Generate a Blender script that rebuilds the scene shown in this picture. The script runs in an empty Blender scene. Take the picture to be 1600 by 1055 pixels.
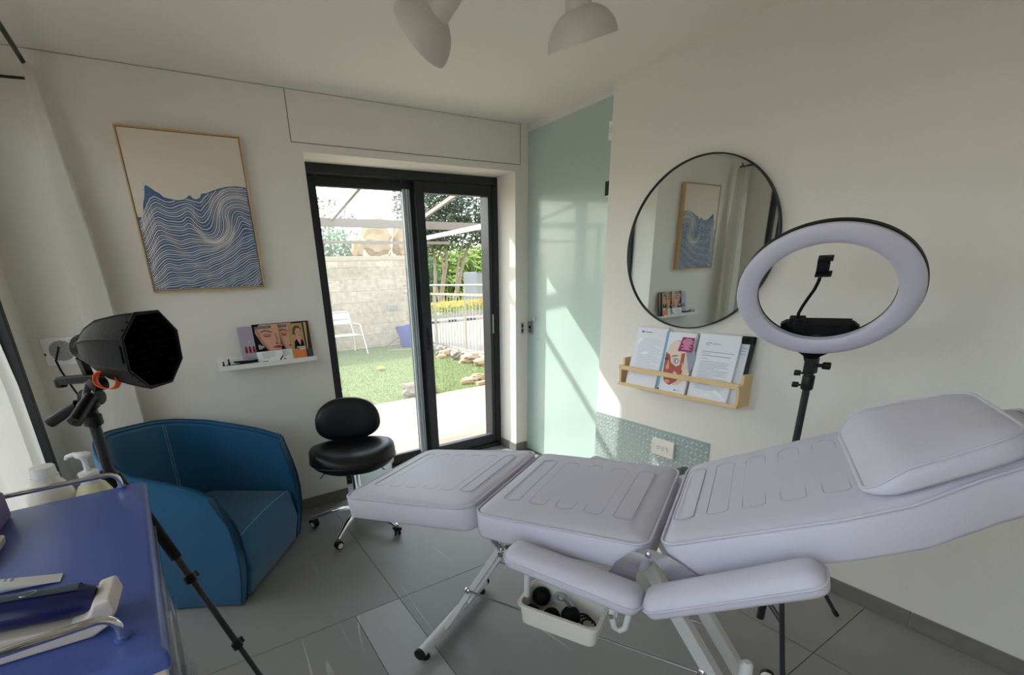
import bpy, bmesh, math, random
from mathutils import Vector, Matrix, Euler
from math import sin, cos, pi, radians, sqrt, atan2
random.seed(7)
SC = bpy.context.scene
COL = SC.collection

# ------------------------------------------------------------------ camera
right = Vector((.85371852, -.51921161, -.03979934))
up = Vector((.1991225, .25487575, .94624975))
fwd = Vector((.48115997, .81575588, -.32097886))
cam_data = bpy.data.cameras.new('camera')
cam = bpy.data.objects.new('camera', cam_data)
COL.objects.link(cam)
cam.matrix_world = Matrix(((right.x, up.x, -fwd.x, -2.4862), (right.y, up.y, -fwd.y, -3.1852),
                           (right.z, up.z, -fwd.z, 1.5385), (0, 0, 0, 1)))
cam_data.sensor_fit = 'HORIZONTAL'
cam_data.sensor_width = 36
cam_data.lens = 723.196 / 1600 * 36
cam_data.shift_x = (800 - 725.553) / 1600
cam_data.shift_y = (678.377 - 527.5) / 1600
cam_data.clip_start = .05
cam_data.clip_end = 400
SC.camera = cam

# ------------------------------------------------------------------ light
SUN_DIR = Vector((.525, -1, -.98)).normalized()
world = bpy.data.worlds.new('sky')
SC.world = world
world.use_nodes = True
wn = world.node_tree
wn.nodes.clear()
sky = wn.nodes.new('ShaderNodeTexSky')
sky.sky_type = 'NISHITA'
sky.sun_disc = False
sky.sun_elevation = radians(41)
sky.sun_rotation = atan2(-SUN_DIR.x, -SUN_DIR.y)
sky.air_density = 1.0
sky.dust_density = 2.5
mixs = wn.nodes.new('ShaderNodeMix')
mixs.data_type = 'RGBA'
mixs.inputs[0].default_value = .45
mixs.inputs[7].default_value = (4.8, 4.85, 4.9, 1)
bgn = wn.nodes.new('ShaderNodeBackground')
bgn.inputs[1].default_value = .34
wo = wn.nodes.new('ShaderNodeOutputWorld')
wn.links.new(sky.outputs[0], mixs.inputs[6])
wn.links.new(mixs.outputs[2], bgn.inputs[0])
wn.links.new(bgn.outputs[0], wo.inputs[0])
sun_d = bpy.data.lights.new('sun', 'SUN')
sun_d.energy = 2.9
sun_d.angle = radians(.6)
sun_d.color = (1, .95, .87)
sun = bpy.data.objects.new('sun', sun_d)
COL.objects.link(sun)
sun.rotation_euler = SUN_DIR.to_track_quat('-Z', 'Y').to_euler()
SC.view_settings.view_transform = 'Standard'
SC.view_settings.look = 'None'
SC.view_settings.exposure = 1.75
SC.view_settings.gamma = 1
SC.view_settings.use_curve_mapping = False
SC.cycles.max_bounces = 14
SC.cycles.diffuse_bounces = 8
SC.cycles.transparent_max_bounces = 16

# ------------------------------------------------------------------ materials
def lin(c):
    return tuple(((v / 255) / 12.92 if v / 255 <= .04045 else ((v / 255 + .055) / 1.055) ** 2.4) for v in c)
MATS = {}
def mat(name, rgb, rough=.6, metal=0, bump=0, bscale=60, var=0, vscale=4, coat=0, sheen=0, trans=0, ior=1.45, spec=.5, emit=0):
    m = bpy.data.materials.new(name)
    m.use_nodes = True
    nt = m.node_tree
    b = nt.nodes['Principled BSDF']
    c = lin(rgb)
    b.inputs['Base Color'].default_value = (*c, 1)
    b.inputs['Roughness'].default_value = rough
    b.inputs['Metallic'].default_value = metal
    b.inputs['Coat Weight'].default_value = coat
    b.inputs['Sheen Weight'].default_value = sheen
    b.inputs['Transmission Weight'].default_value = trans
    b.inputs['IOR'].default_value = ior
    b.inputs['Specular IOR Level'].default_value = spec
    tc = nt.nodes.new('ShaderNodeNewGeometry')
    if var:
        n = nt.nodes.new('ShaderNodeTexNoise')
        n.inputs['Scale'].default_value = vscale
        n.inputs['Detail'].default_value = 6
        nt.links.new(tc.outputs['Position'], n.inputs['Vector'])
        r = nt.nodes.new('ShaderNodeMix')
        r.data_type = 'RGBA'
        r.inputs[6].default_value = (*[max(0, v * (1 - var)) for v in c], 1)
        r.inputs[7].default_value = (*[min(1, v * (1 + var)) for v in c], 1)
        nt.links.new(n.outputs[0], r.inputs[0])
        nt.links.new(r.outputs[2], b.inputs['Base Color'])
    if bump:
        n = nt.nodes.new('ShaderNodeTexNoise')
        n.inputs['Scale'].default_value = bscale
        n.inputs['Detail'].default_value = 4
        nt.links.new(tc.outputs['Position'], n.inputs['Vector'])
        bp = nt.nodes.new('ShaderNodeBump')
        bp.inputs['Strength'].default_value = bump
        bp.inputs['Distance'].default_value = .004
        nt.links.new(n.outputs[0], bp.inputs['Height'])
        nt.links.new(bp.outputs[0], b.inputs['Normal'])
    MATS[name] = m
    return m

mat('wall_paint', (225, 221, 213), .85, bump=.15, bscale=120, var=.02, vscale=1.5)
mat('ceiling_paint', (226, 223, 214), .9, bump=.08, bscale=100)
mat('reveal_paint', (228, 225, 216), .85, bump=.08)
mat('skirting', (118, 115, 110), .5, var=.25, vscale=9, bump=.05)
mat('grout', (78, 76, 74), .9)
mat('ceiling_shade', (150, 150, 146), .9)  # tone of the painted shade strip under the ceiling
mat('black_frame', (37, 40, 44), .42, spec=.45)
mat('silver_stile', (176, 186, 192), .4, metal=.25)
mat('rubber', (18, 18, 19), .6)
mat('black_plastic', (15, 15, 16), .42, spec=.35)
mat('black_matte', (12, 12, 13), .75, spec=.3)
mat('chrome', (225, 225, 228), .08, metal=1)
mat('steel', (170, 170, 172), .3, metal=1)
mat('galvanized', (162, 176, 174), .4, metal=.3, var=.12, vscale=30)
mat('galvanized_worn', (218, 226, 223), .3, metal=.2)  # polished raised bars, their bright highlights put into a paler colour
mat('white_metal', (212, 212, 210), .4)
mat('white_plastic', (232, 231, 228), .4)
mat('offwhite_plastic', (226, 222, 212), .45)
mat('grey_white', (214, 214, 210), .5)
mat('lavender_leather', (206, 202, 214), .48, bump=.12, bscale=260, var=.015, vscale=3, spec=.4)
mat('lavender_pipe', (201, 197, 210), .45, spec=.4)
mat('stitch_groove', (184, 179, 196), .6)
mat('teal_fabric', (10, 84, 124), .85, bump=.3, bscale=500, var=.05, vscale=8, sheen=.3)
mat('teal_seam', (8, 70, 106), .85)
mat('thread', (150, 180, 200), .8)
mat('black_leather', (15, 15, 17), .38, bump=.15, bscale=200, spec=.5)
mat('oak', (196, 160, 112), .55, var=.15, vscale=12)
mat('light_wood', (224, 194, 146), .5, var=.08, vscale=10)
mat('canvas', (218, 206, 192), .9, bump=.1, bscale=400)
mat('wave_blue', (80, 104, 136), .9, var=.3, vscale=14)
mat('wave_line', (226, 218, 208), .9)
mat('frosted_glass', (172, 192, 185), .28, coat=.25, var=.03, vscale=1.2)
mat('curtain_edge', (225, 222, 212), .8)
mat('blue_top', (74, 94, 162), .38, var=.05, vscale=5, coat=.1)
mat('ring_diffuser', (196, 192, 206), .5)
mat('softbox_cloth', (12, 12, 15), .5, bump=.3, bscale=60, spec=.25)
mat('grid_black', (9, 9, 10), 1, spec=0)
mat('grid_line', (24, 24, 26), 1, spec=0)
mat('orange', (238, 92, 30), .5)
mat('paper', (226, 228, 234), .6)
mat('paper_white', (240, 240, 238), .6)
mat('plastic_sleeve', (222, 224, 234), .22, coat=.5)
mat('ink', (60, 62, 70), .8)
mat('ink_light', (140, 145, 156), .8)
mat('ink_faint', (196, 200, 212), .8)
mat('magenta', (150, 28, 92), .5)
mat('pink_text', (232, 170, 200), .5)
mat('skin_light', (214, 160, 134), .6, var=.12, vscale=60)
mat('skin_mid', (186, 128, 104), .6, var=.1, vscale=60)
mat('skin_dark', (128, 78, 62), .6)
mat('muscle_red', (176, 84, 72), .6, var=.25, vscale=60)
mat('bone', (226, 206, 190), .6, var=.06, vscale=80)
mat('hair_grey', (150, 152, 168), .6)
mat('lips', (150, 66, 66), .5)
mat('hair_brown', (112, 74, 54), .6)
mat('tan', (182, 152, 106), .6)
mat('yellow_green', (206, 190, 110), .6)
mat('page_orange', (232, 130, 62), .5)
mat('burgundy', (74, 28, 38), .5)
mat('navy', (28, 30, 62), .5)
mat('cover_lilac', (168, 160, 174), .5)
mat('cover_red', (172, 36, 62), .5)
mat('sleeve_blue', (120, 168, 196), .4)
mat('glass_green', (150, 180, 160), .1, coat=.5)
mat('mauve_box', (120, 104, 142), .6)
mat('brown', (92, 66, 58), .6)
mat('dark_blue', (13, 20, 76), .3, coat=.3)
mat('slate', (66, 78, 86), .45)
mat('beige_plastic', (206, 196, 188), .45)
mat('cream_liquid', (222, 216, 178), .4)
mat('lamp_enamel', (196, 190, 180), .45)
mat('stone_block', (166, 150, 124), .9, bump=1, bscale=9, var=.12, vscale=5)
mat('boulder', (164, 136, 102), .95, bump=1, bscale=6, var=.25, vscale=4)
mat('rock_grey', (132, 124, 114), .9, bump=1, bscale=14, var=.3, vscale=12)
mat('rock_tan', (160, 136, 112), .9, bump=1, bscale=20, var=.25, vscale=14)
mat('patio', (166, 146, 128), .8, bump=.1, bscale=20, var=.06, vscale=3)
mat('patio_joint', (120, 104, 92), .9)
mat('turf', (84, 96, 52), .95, bump=1, bscale=80, var=.4, vscale=30)
mat('turf_blade', (122, 134, 66), .8, var=.3, vscale=20)
mat('leaf', (74, 104, 52), .7, var=.45, vscale=6)
mat('leaf_bright', (138, 156, 66), .7, var=.3, vscale=3)
mat('leaf_olive', (86, 94, 68), .7, var=.4, vscale=5)
mat('leaf_hedge', (74, 112, 58), .7, var=.4, vscale=5)
mat('bark', (140, 122, 102), .9, bump=1, bscale=12, var=.3, vscale=10)
mat('road', (138, 132, 124), .9, var=.06, vscale=2)
mat('path_slab', (158, 142, 122), .9, var=.06, vscale=2)
mat('kerb', (158, 154, 146), .9)
mat('fence_metal', (160, 150, 132), .5)
mat('pergola_metal', (112, 106, 98), .5)
mat('pergola_white', (180, 180, 178), .5)
mat('garden_white', (205, 208, 204), .45)
mat('bag_blue', (52, 62, 138), .6)
mat('flower_yellow', (232, 186, 40), .7)
mat('flower_orange', (222, 108, 40), .7)
mat('container_grey', (104, 106, 114), .6, var=.1)
mat('bin_plastic', (206, 220, 212), .2)
mat('cable_grey', (90, 92, 88), .7)
mat('render_ext', (214, 206, 190), .9)

def custom(name):
    m = bpy.data.materials.new(name)
    m.use_nodes = True
    m.node_tree.nodes.clear()
    MATS[name] = m
    nt = m.node_tree
    out = nt.nodes.new('ShaderNodeOutputMaterial')
    return m, nt, out

def clear_glass(name, tint, refl=.06, rough=0.0):
    m, nt, out = custom(name)
    t = nt.nodes.new('ShaderNodeBsdfTransparent')
    t.inputs[0].default_value = (*tint, 1)
    g = nt.nodes.new('ShaderNodeBsdfGlossy')
    g.inputs['Roughness'].default_value = rough
    lw = nt.nodes.new('ShaderNodeLayerWeight')
    pw = nt.nodes.new('ShaderNodeMath'); pw.operation = 'POWER'; pw.inputs[1].default_value = 4
    f = nt.nodes.new('ShaderNodeMapRange'); f.inputs[3].default_value = refl * .5; f.inputs[4].default_value = .8
    nt.links.new(lw.outputs['Facing'], pw.inputs[0]); nt.links.new(pw.outputs[0], f.inputs[0])
    x = nt.nodes.new('ShaderNodeMixShader')
    nt.links.new(f.outputs[0], x.inputs[0])
    nt.links.new(t.outputs[0], x.inputs[1])
    nt.links.new(g.outputs[0], x.inputs[2])
    nt.links.new(x.outputs[0], out.inputs[0])
clear_glass('pane_glass', (.9, .93, .93))
clear_glass('clear_plastic', (.90, .92, .95), rough=.05)

def hazy(name, tint, col, haze, trl=.5):
    m, nt, out = custom(name)
    t = nt.nodes.new('ShaderNodeBsdfTransparent')
    t.inputs[0].default_value = (*tint, 1)
    d = nt.nodes.new('ShaderNodeBsdfDiffuse')
    d.inputs[0].default_value = (*col, 1)
    r = nt.nodes.new('ShaderNodeBsdfTranslucent')
    r.inputs[0].default_value = (*col, 1)
    a = nt.nodes.new('ShaderNodeMixShader')
    a.inputs[0].default_value = trl
    nt.links.new(d.outputs[0], a.inputs[1])
    nt.links.new(r.outputs[0], a.inputs[2])
    b = nt.nodes.new('ShaderNodeMixShader')
    b.inputs[0].default_value = haze
    nt.links.new(t.outputs[0], b.inputs[1])
    nt.links.new(a.outputs[0], b.inputs[2])
    nt.links.new(b.outputs[0], out.inputs[0])
hazy('sheer', (1, 1, 1), (.80, .78, .72), .62)
hazy('bin_haze', (.95, .97, .96), (.84, .86, .85), .4)
hazy('hazy_pane', (.9, .93, .93), (.85, .9, .92), .055)  # glass with a faint pale haze mixed in

m = mat('mirror_glass', (232, 238, 236), .02, metal=1)

# floor tile: grey marble-like porcelain with pale veins
def tile_mat(name, rgb, vein, rough=.46):
    m = mat(name, rgb, rough, var=.14, vscale=2.2, spec=.45)
    nt = m.node_tree
    b = nt.nodes['Principled BSDF']
    base = b.inputs['Base Color'].links[0].from_socket
    geo = nt.nodes.new('ShaderNodeNewGeometry')
    w = nt.nodes.new('ShaderNodeTexNoise')
    w.inputs['Scale'].default_value = .7
    w.inputs['Detail'].default_value = 3
    w.inputs['Distortion'].default_value = .35
    mp = nt.nodes.new('ShaderNodeMapping'); mp.inputs['Rotation'].default_value = (0, 0, radians(38)); mp.inputs['Scale'].default_value = (1.9, .40, 1)
    nt.links.new(geo.outputs['Position'], mp.inputs['Vector']); nt.links.new(mp.outputs[0], w.inputs['Vector'])
    s = nt.nodes.new('ShaderNodeMath'); s.operation = 'SUBTRACT'; s.inputs[1].default_value = .5
    a = nt.nodes.new('ShaderNodeMath'); a.operation = 'ABSOLUTE'
    r = nt.nodes.new('ShaderNodeMapRange')
    r.inputs[1].default_value = 0; r.inputs[2].default_value = .0018; r.inputs[3].default_value = 1; r.inputs[4].default_value = 0
    mk = nt.nodes.new('ShaderNodeTexNoise'); mk.inputs['Scale'].default_value = 1.7
    nt.links.new(geo.outputs['Position'], mk.inputs['Vector'])
    mr = nt.nodes.new('ShaderNodeMapRange')
    mr.inputs[1].default_value = .54; mr.inputs[2].default_value = .66
    mu = nt.nodes.new('ShaderNodeMath'); mu.operation = 'MULTIPLY'
    mx = nt.nodes.new('ShaderNodeMix'); mx.data_type = 'RGBA'
    mx.inputs[7].default_value = (*lin(vein), 1)
    nt.links.new(w.outputs[0], s.inputs[0]); nt.links.new(s.outputs[0], a.inputs[0])
    nt.links.new(a.outputs[0], r.inputs[0]); nt.links.new(mk.outputs[0], mr.inputs[0])
    nt.links.new(r.outputs[0], mu.inputs[0]); nt.links.new(mr.outputs[0], mu.inputs[1])
    nt.links.new(mu.outputs[0], mx.inputs[0]); nt.links.new(base, mx.inputs[6])
    nt.links.new(mx.outputs[2], b.inputs['Base Color'])
tile_mat('floor_tile', (132, 131, 128), (196, 194, 190))
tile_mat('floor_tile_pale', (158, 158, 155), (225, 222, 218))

# stone wall blocks
def block_mat():
    m = mat('block_wall', (200, 184, 158), .95)
    nt = m.node_tree
    b = nt.nodes['Principled BSDF']
    geo = nt.nodes.new('ShaderNodeNewGeometry')
    sp = nt.nodes.new('ShaderNodeSeparateXYZ'); cb = nt.nodes.new('ShaderNodeCombineXYZ')
    nt.links.new(geo.outputs['Position'], sp.inputs[0])
    nt.links.new(sp.outputs[0], cb.inputs[0]); nt.links.new(sp.outputs[2], cb.inputs[1])
    br = nt.nodes.new('ShaderNodeTexBrick')
    br.inputs['Scale'].default_value = 1
    br.inputs['Brick Width'].default_value = .46
    br.inputs['Row Height'].default_value = .262
    br.inputs['Mortar Size'].default_value = .012
    br.inputs['Mortar Smooth'].default_value = .6
    br.inputs['Color1'].default_value = (*lin((160, 144, 120)), 1)
    br.inputs['Color2'].default_value = (*lin((178, 163, 140)), 1)
    br.inputs['Mortar'].default_value = (*lin((182, 170, 150)), 1)
    nt.links.new(cb.outputs[0], br.inputs['Vector'])
    n = nt.nodes.new('ShaderNodeTexNoise'); n.inputs['Scale'].default_value = 9; n.inputs['Detail'].default_value = 8
    nt.links.new(geo.outputs['Position'], n.inputs['Vector'])
    mx = nt.nodes.new('ShaderNodeMix'); mx.data_type = 'RGBA'; mx.blend_type = 'OVERLAY'
    mx.inputs[0].default_value = .55
    nt.links.new(br.outputs[0], mx.inputs[6]); nt.links.new(n.outputs[0], mx.inputs[7])
    nt.links.new(mx.outputs[2], b.inputs['Base Color'])
    bp = nt.nodes.new('ShaderNodeBump'); bp.inputs['Distance'].default_value = .03; bp.inputs['Strength'].default_value = .8
    ad = nt.nodes.new('ShaderNodeMath'); ad.operation = 'SUBTRACT'
    nt.links.new(n.outputs[0], ad.inputs[0]); nt.links.new(br.outputs[1], ad.inputs[1])
    nt.links.new(ad.outputs[0], bp.inputs['Height']); nt.links.new(bp.outputs[0], b.inputs['Normal'])
block_mat()

# ------------------------------------------------------------------ mesh helpers
class MB:
    """collects shapes and links them as one mesh object"""
    def __init__(s):
        s.v = []; s.f = []; s.m = []; s.names = []
    def add(s, verts, faces, m):
        if m not in s.names: s.names.append(m)
        k = s.names.index(m); o = len(s.v)
        s.v += [tuple(p) for p in verts]
        for f in faces:
            s.f.append(tuple(i + o for i in f)); s.m.append(k)
        return s
    def box(s, a, b, m):
        x0, y0, z0 = [min(p, q) for p, q in zip(a, b)]; x1, y1, z1 = [max(p, q) for p, q in zip(a, b)]
        v = [(x0, y0, z0), (x1, y0, z0), (x1, y1, z0), (x0, y1, z0), (x0, y0, z1), (x1, y0, z1), (x1, y1, z1), (x0, y1, z1)]
        return s.add(v, [(0, 3, 2, 1), (4, 5, 6, 7), (0, 1, 5, 4), (1, 2, 6, 5), (2, 3, 7, 6), (3, 0, 4, 7)], m)
    def obox(s, c, ax, ay, az, m):
        """box about c with half-axis vectors"""
        c, ax, ay, az = map(Vector, (c, ax, ay, az))
        v = [c + i * ax + j * ay + k * az for k in (-1, 1) for i, j in ((-1, -1), (1, -1), (1, 1), (-1, 1))]
        return s.add(v, [(0, 3, 2, 1), (4, 5, 6, 7), (0, 1, 5, 4), (1, 2, 6, 5), (2, 3, 7, 6), (3, 0, 4, 7)], m)
    def bar(s, p, q, w, t, side, m):
        """rectangular bar p->q; w half-width along side, t half-thickness across"""
        p, q, side = Vector(p), Vector(q), Vector(side).normalized()
        d = (q - p); n = d.normalized().cross(side).normalized(); sd = n.cross(d.normalized())
        return s.obox((p + q) / 2, d / 2, sd * w, n * t, m)
    def tube(s, pts, r, m, n=10, closed=False):
        P = [Vector(p) for p in pts]; N = len(P)
        rr = r if isinstance(r, (list, tuple)) else [r] * N
        T = []
        for i in range(N):
            a = P[(i - 1) % N] if (closed or i) else P[i]; b = P[(i + 1) % N] if (closed or i < N - 1) else P[i]
            t = (b - a); T.append(t.normalized() if t.length > 1e-9 else Vector((0, 0, 1)))
        ref = Vector((0, 0, 1)) if abs(T[0].z) < .9 else Vector((1, 0, 0))
        u = T[0].cross(ref).normalized(); V = []
        for i in range(N):
            u = (u - T[i] * u.dot(T[i]))
            if u.length < 1e-6: u = T[i].orthogonal()
            u.normalize(); w = T[i].cross(u)
            for k in range(n):
                a = 2 * pi * k / n; V.append(P[i] + rr[i] * (cos(a) * u + sin(a) * w))
        F = []
        for i in range(N if closed else N - 1):
            for k in range(n):
                a, b = i * n + k, i * n + (k + 1) % n; c = ((i + 1) % N) * n
                F.append((a, b, c + (k + 1) % n, c + k))
        if not closed:
            F.append(tuple(range(n - 1, -1, -1))); F.append(tuple((N - 1) * n + k for k in range(n)))
        return s.add(V, F, m)
    def lathe(s, prof, o, axis, m, n=28, caps=True):
        """prof: list of (radius, height along axis)"""
        o = Vector(o); ax = Vector(axis).normalized(); u = ax.orthogonal().normalized(); w = ax.cross(u)
        V = [o + ax * h + r * (cos(2 * pi * k / n) * u + sin(2 * pi * k / n) * w) for r, h in prof for k in range(n)]
        F = [(i * n + k, i * n + (k + 1) % n, (i + 1) * n + (k + 1) % n, (i + 1) * n + k) for i in range(len(prof) - 1) for k in range(n)]
        if caps:
            F.append(tuple(range(n - 1, -1, -1))); F.append(tuple((len(prof) - 1) * n + k for k in range(n)))
        return s.add(V, F, m)
    def prism(s, poly, vec, m):
        v = Vector(vec); P = [Vector(p) for p in poly]; n = len(P)
        return s.add(P + [p + v for p in P], [tuple(range(n - 1, -1, -1)), tuple(range(n, 2 * n))] +
                     [(i, (i + 1) % n, n + (i + 1) % n, n + i) for i in range(n)], m)
    def rings(s, R, m, cap0=True, cap1=True):
        n = len(R[0]); V = [p for r in R for p in r]
        F = [(i * n + k, i * n + (k + 1) % n, (i + 1) * n + (k + 1) % n, (i + 1) * n + k) for i in range(len(R) - 1) for k in range(n)]
        if cap0: F.append(tuple(range(n - 1, -1, -1)))
        if cap1: F.append(tuple((len(R) - 1) * n + k for k in range(n)))
        return s.add(V, F, m)
    def grid(s, G, m, closed_u=False):
        a, b = len(G), len(G[0]); V = [p for r in G for p in r]
        F = [(i * b + j, i * b + j + 1, (i + 1) * b + j + 1, (i + 1) * b + j) for i in range(a - 1) for j in range(b - 1)]
        return s.add(V, F, m)
    def build(s, name, parent=None, smooth=False, bevel=0, seg=2, angle=40, sub=0, solid=0):
        me = bpy.data.meshes.new(name)
        off = Vector(parent.location) if parent and parent.type == 'EMPTY' and not parent.parent else Vector((0, 0, 0))
        if parent and parent.parent: off = Vector(parent.parent.location)
        me.from_pydata([Vector(p) - off for p in s.v], [], s.f)
        for n in s.names: me.materials.append(MATS[n])
        me.polygons.foreach_set('material_index', s.m)
        if smooth: me.polygons.foreach_set('use_smooth', [True] * len(me.polygons))
        me.update()
        bm = bmesh.new(); bm.from_mesh(me); bmesh.ops.recalc_face_normals(bm, faces=bm.faces); bm.to_mesh(me); bm.free()
        if smooth:
            me.set_sharp_from_angle(angle=radians(angle))
        o = bpy.data.objects.new(name, me)
        COL.objects.link(o)
        if parent: o.parent = parent
        if solid:
            q = o.modifiers.new('s', 'SOLIDIFY'); q.thickness = solid; q.offset = 0
        if bevel:
            q = o.modifiers.new('b', 'BEVEL'); q.width = bevel; q.segments = seg; q.limit_method = 'ANGLE'; q.angle_limit = radians(35)
        if sub:
            q = o.modifiers.new('d', 'SUBSURF'); q.levels = sub; q.render_levels = sub
        return o

def tag(o, label=None, cat=None, group=None, kind=None):
    if label: o['label'] = label
    if cat: o['category'] = cat
    if group: o['group'] = group
    if kind: o['kind'] = kind
    return o
def thing(name, loc, label, cat, group=None):
    o = bpy.data.objects.new(name, None)
    o.empty_display_size = .05
    COL.objects.link(o); o.location = loc
    return tag(o, label, cat, group)
def struct(o, label=None, cat=None):
    return tag(o, label, cat, kind='structure')

def rrect(hx, hy, r, ne=6, nc=6):
    r = max(min(r, hx - .0005, hy - .0005), .0002); P = []
    for cx_, cy_, a0 in ((hx - r, hy - r, 0), (-hx + r, hy - r, pi / 2), (-hx + r, -hy + r, pi), (hx - r, -hy + r, 1.5 * pi)):
        arc = [(cx_ + r * cos(a0 + pi / 2 * k / nc), cy_ + r * sin(a0 + pi / 2 * k / nc)) for k in range(nc + 1)]
        if P:
            a, b = P[-1], arc[0]; P += [(a[0] + (b[0] - a[0]) * k / ne, a[1] + (b[1] - a[1]) * k / ne) for k in range(1, ne)]
        P += arc
    a, b = P[-1], P[0]; P += [(a[0] + (b[0] - a[0]) * k / ne, a[1] + (b[1] - a[1]) * k / ne) for k in range(1, ne)]
    return P

def cushion(mb, fn, hx, hy, R, h0, h1, m, dome=.02, er=.012, edge=.05):
    """padded slab: fn(x, y, h) -> world point; the top swells by dome"""
    L = []
    for d, h in ((er, h0), (er * .3, h0 + er * .4), (0, h0 + er), (0, h0 + (h1 - h0) * .5), (0, h1 - er), (er * .3, h1 - er * .35), (er * .9, h1)):
        L.append([fn(x, y, h) for x, y in rrect(hx - d, hy - d, R - d)])
    k = min(hx, hy)
    for d in (.02, .035, .055, .08, .12, .18, .25):
        if d < k * .93:
            h = h1 + dome * (1 - math.exp(-d / edge))
            L.append([fn(x, y, h) for x, y in rrect(hx - d, hy - d, max(R - d, .012))])
    mb.rings(L, m)

def piping(fn, hx, hy, R, h, r, m, d=0):
    mb = MB(); mb.tube([fn(x, y, h) for x, y in rrect(hx - d, hy - d, R - d)], r, m, 8, True); return mb

def text_obj(name, body, origin, ex, ey, size, m, parent=None, align='LEFT', depth=.0004, font_w=None):
    cu = bpy.data.curves.new(name, 'FONT'); cu.body = body; cu.size = size; cu.align_x = align; cu.extrude = depth
    tmp = bpy.data.objects.new(name, cu); COL.objects.link(tmp)
    bpy.context.view_layer.update()
    me = bpy.data.meshes.new_from_object(tmp.evaluated_get(bpy.context.evaluated_depsgraph_get()))
    bpy.data.objects.remove(tmp)
    ex, ey = Vector(ex).normalized(), Vector(ey).normalized(); ez = ex.cross(ey)
    off = Vector((0, 0, 0))
    if parent: off = Vector(parent.location if not parent.parent else parent.parent.location)
    for v in me.vertices:
        v.co = Vector(origin) - off + ex * v.co.x + ey * v.co.y + ez * v.co.z
    me.materials.clear(); me.materials.append(MATS[m])
    o = bpy.data.objects.new(name, me); COL.objects.link(o)
    if parent: o.parent = parent
    return o

H = 2.6
# ================================================================== SETTING
mb = MB()
mb.box((-3.45, -5.4, -.06), (.6, .33, -.004), 'grout')
xs = [-3.8 + .7, -1.8, -.5, .3]
def tile(x0, x1, y0, y1, m='floor_tile'):
    g = .0016
    mb.box((x0 + g, y0 + g, -.02), (x1 - g, y1 - g, 0), m)
ys = [.28, 0 - 1.30 + 0, -2.6, -3.9, -5.2]
XS = [-4.1, -3.1, -1.8, -.5, .35]
for i in range(4):
    for j in range(4):
        x0, x1, y1, y0 = XS[i], XS[i + 1], ys[j], ys[j + 1]
        if i == 1 and j >= 1:
            tile(x0, -2.033, y0, y1)
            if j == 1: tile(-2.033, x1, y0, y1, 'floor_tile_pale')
            else: tile(-2.033, x1, y0, y1)
        elif j == 0:
            tile(x0, x1, y0, y1)
        else:
            tile(x0, x1, y0, y1)
struct(mb.build('floor'))
mb = MB(); mb.box((-3.7, -5.4, H), (.6, .30, H + .15), 'ceiling_paint'); struct(mb.build('ceiling'))
OX0, OX1, OZ = -1.643, -.0616, 2.285
mb = MB()
mb.box((-3.7, 0, -.05), (OX0, .30, 2.75), 'wall_paint')
mb.box((OX1, 0, -.05), (.35, .30, 2.75), 'wall_paint')
mb.box((OX0, 0, OZ), (OX1, .30, 2.75), 'wall_paint')
mb.box((-3.7, .30, -.05), (OX0 - .05, .47, 2.9), 'render_ext')
mb.box((OX1 + .05, .30, -.05), (6, .47, 2.9), 'render_ext')
mb.box((OX0 - .05, .30, 2.21), (OX1 + .05, .47, 2.9), 'render_ext')
struct(mb.build('wall_back'))
mb = MB()
mb.box((0, -5.2, 0), (.06, -.886, H), 'wall_paint')
mb.box((.14, -5.2, 0), (.30, 0, H), 'wall_paint')
mb.box((.06, -5.2, 0), (.14, -1.2, H), 'wall_paint')
struct(mb.build('wall_right'))
mb = MB()
mb.box((-3.45, -.25, 0), (-3.15, 0, H), 'wall_paint')
mb.box((-3.45, -5.2, 0), (-3.15, -4.45, H), 'wall_paint')
mb.box((-3.45, -4.45, 2.42), (-3.15, -.25, H), 'wall_paint')
struct(mb.build('wall_left'))
mb = MB(); mb.box((-3.45, -5.4, 0), (.3, -5.2, H), 'wall_paint'); struct(mb.build('wall_rear'))
# skirting tiles
def skirt(name, boxes):
    mb = MB()
    for a, b in boxes: mb.box(a, b, 'skirting')
    return struct(mb.build(name, bevel=.002, seg=1))
skirt('baseboard_back', [((-3.15, -.009, 0), (-2.3, 0, .078)), ((-2.297, -.009, 0), (OX0, 0, .078)), ((OX1, -.009, 0), (.055, 0, .078)),
                         ((OX1 - .008, -.009, 0), (OX1, .10, .078)), ((OX1 - .008, .103, 0), (OX1, .235, .078))])
skirt('baseboard_right', [((-.009, -2.75, 0), (0, -1.76, .078)), ((-.009, -4.05, 0), (0, -2.753, .078)), ((-.009, -5.2, 0), (0, -4.053, .078))])
# thin seam of the shutter-box access panel above the garden door
mb = MB()
mb.box((-1.707, -.0022, 2.334), (-1.703, 0, H), 'skirting')
mb.box((-1.707, -.0022, 2.330), (-.012, 0, 2.334), 'skirting')
mb.box((-.016, -.0022, 2.334), (-.012, 0, H), 'skirting')
struct(mb.build('trim_1'))
# thin grey strip painting in the shade line between ceiling and back wall
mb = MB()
mb.box((-3.15, -.002, H - .003), (0, 0, H - .001), 'ceiling_shade')
struct(mb.build('ceiling_shade_strip'))

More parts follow.
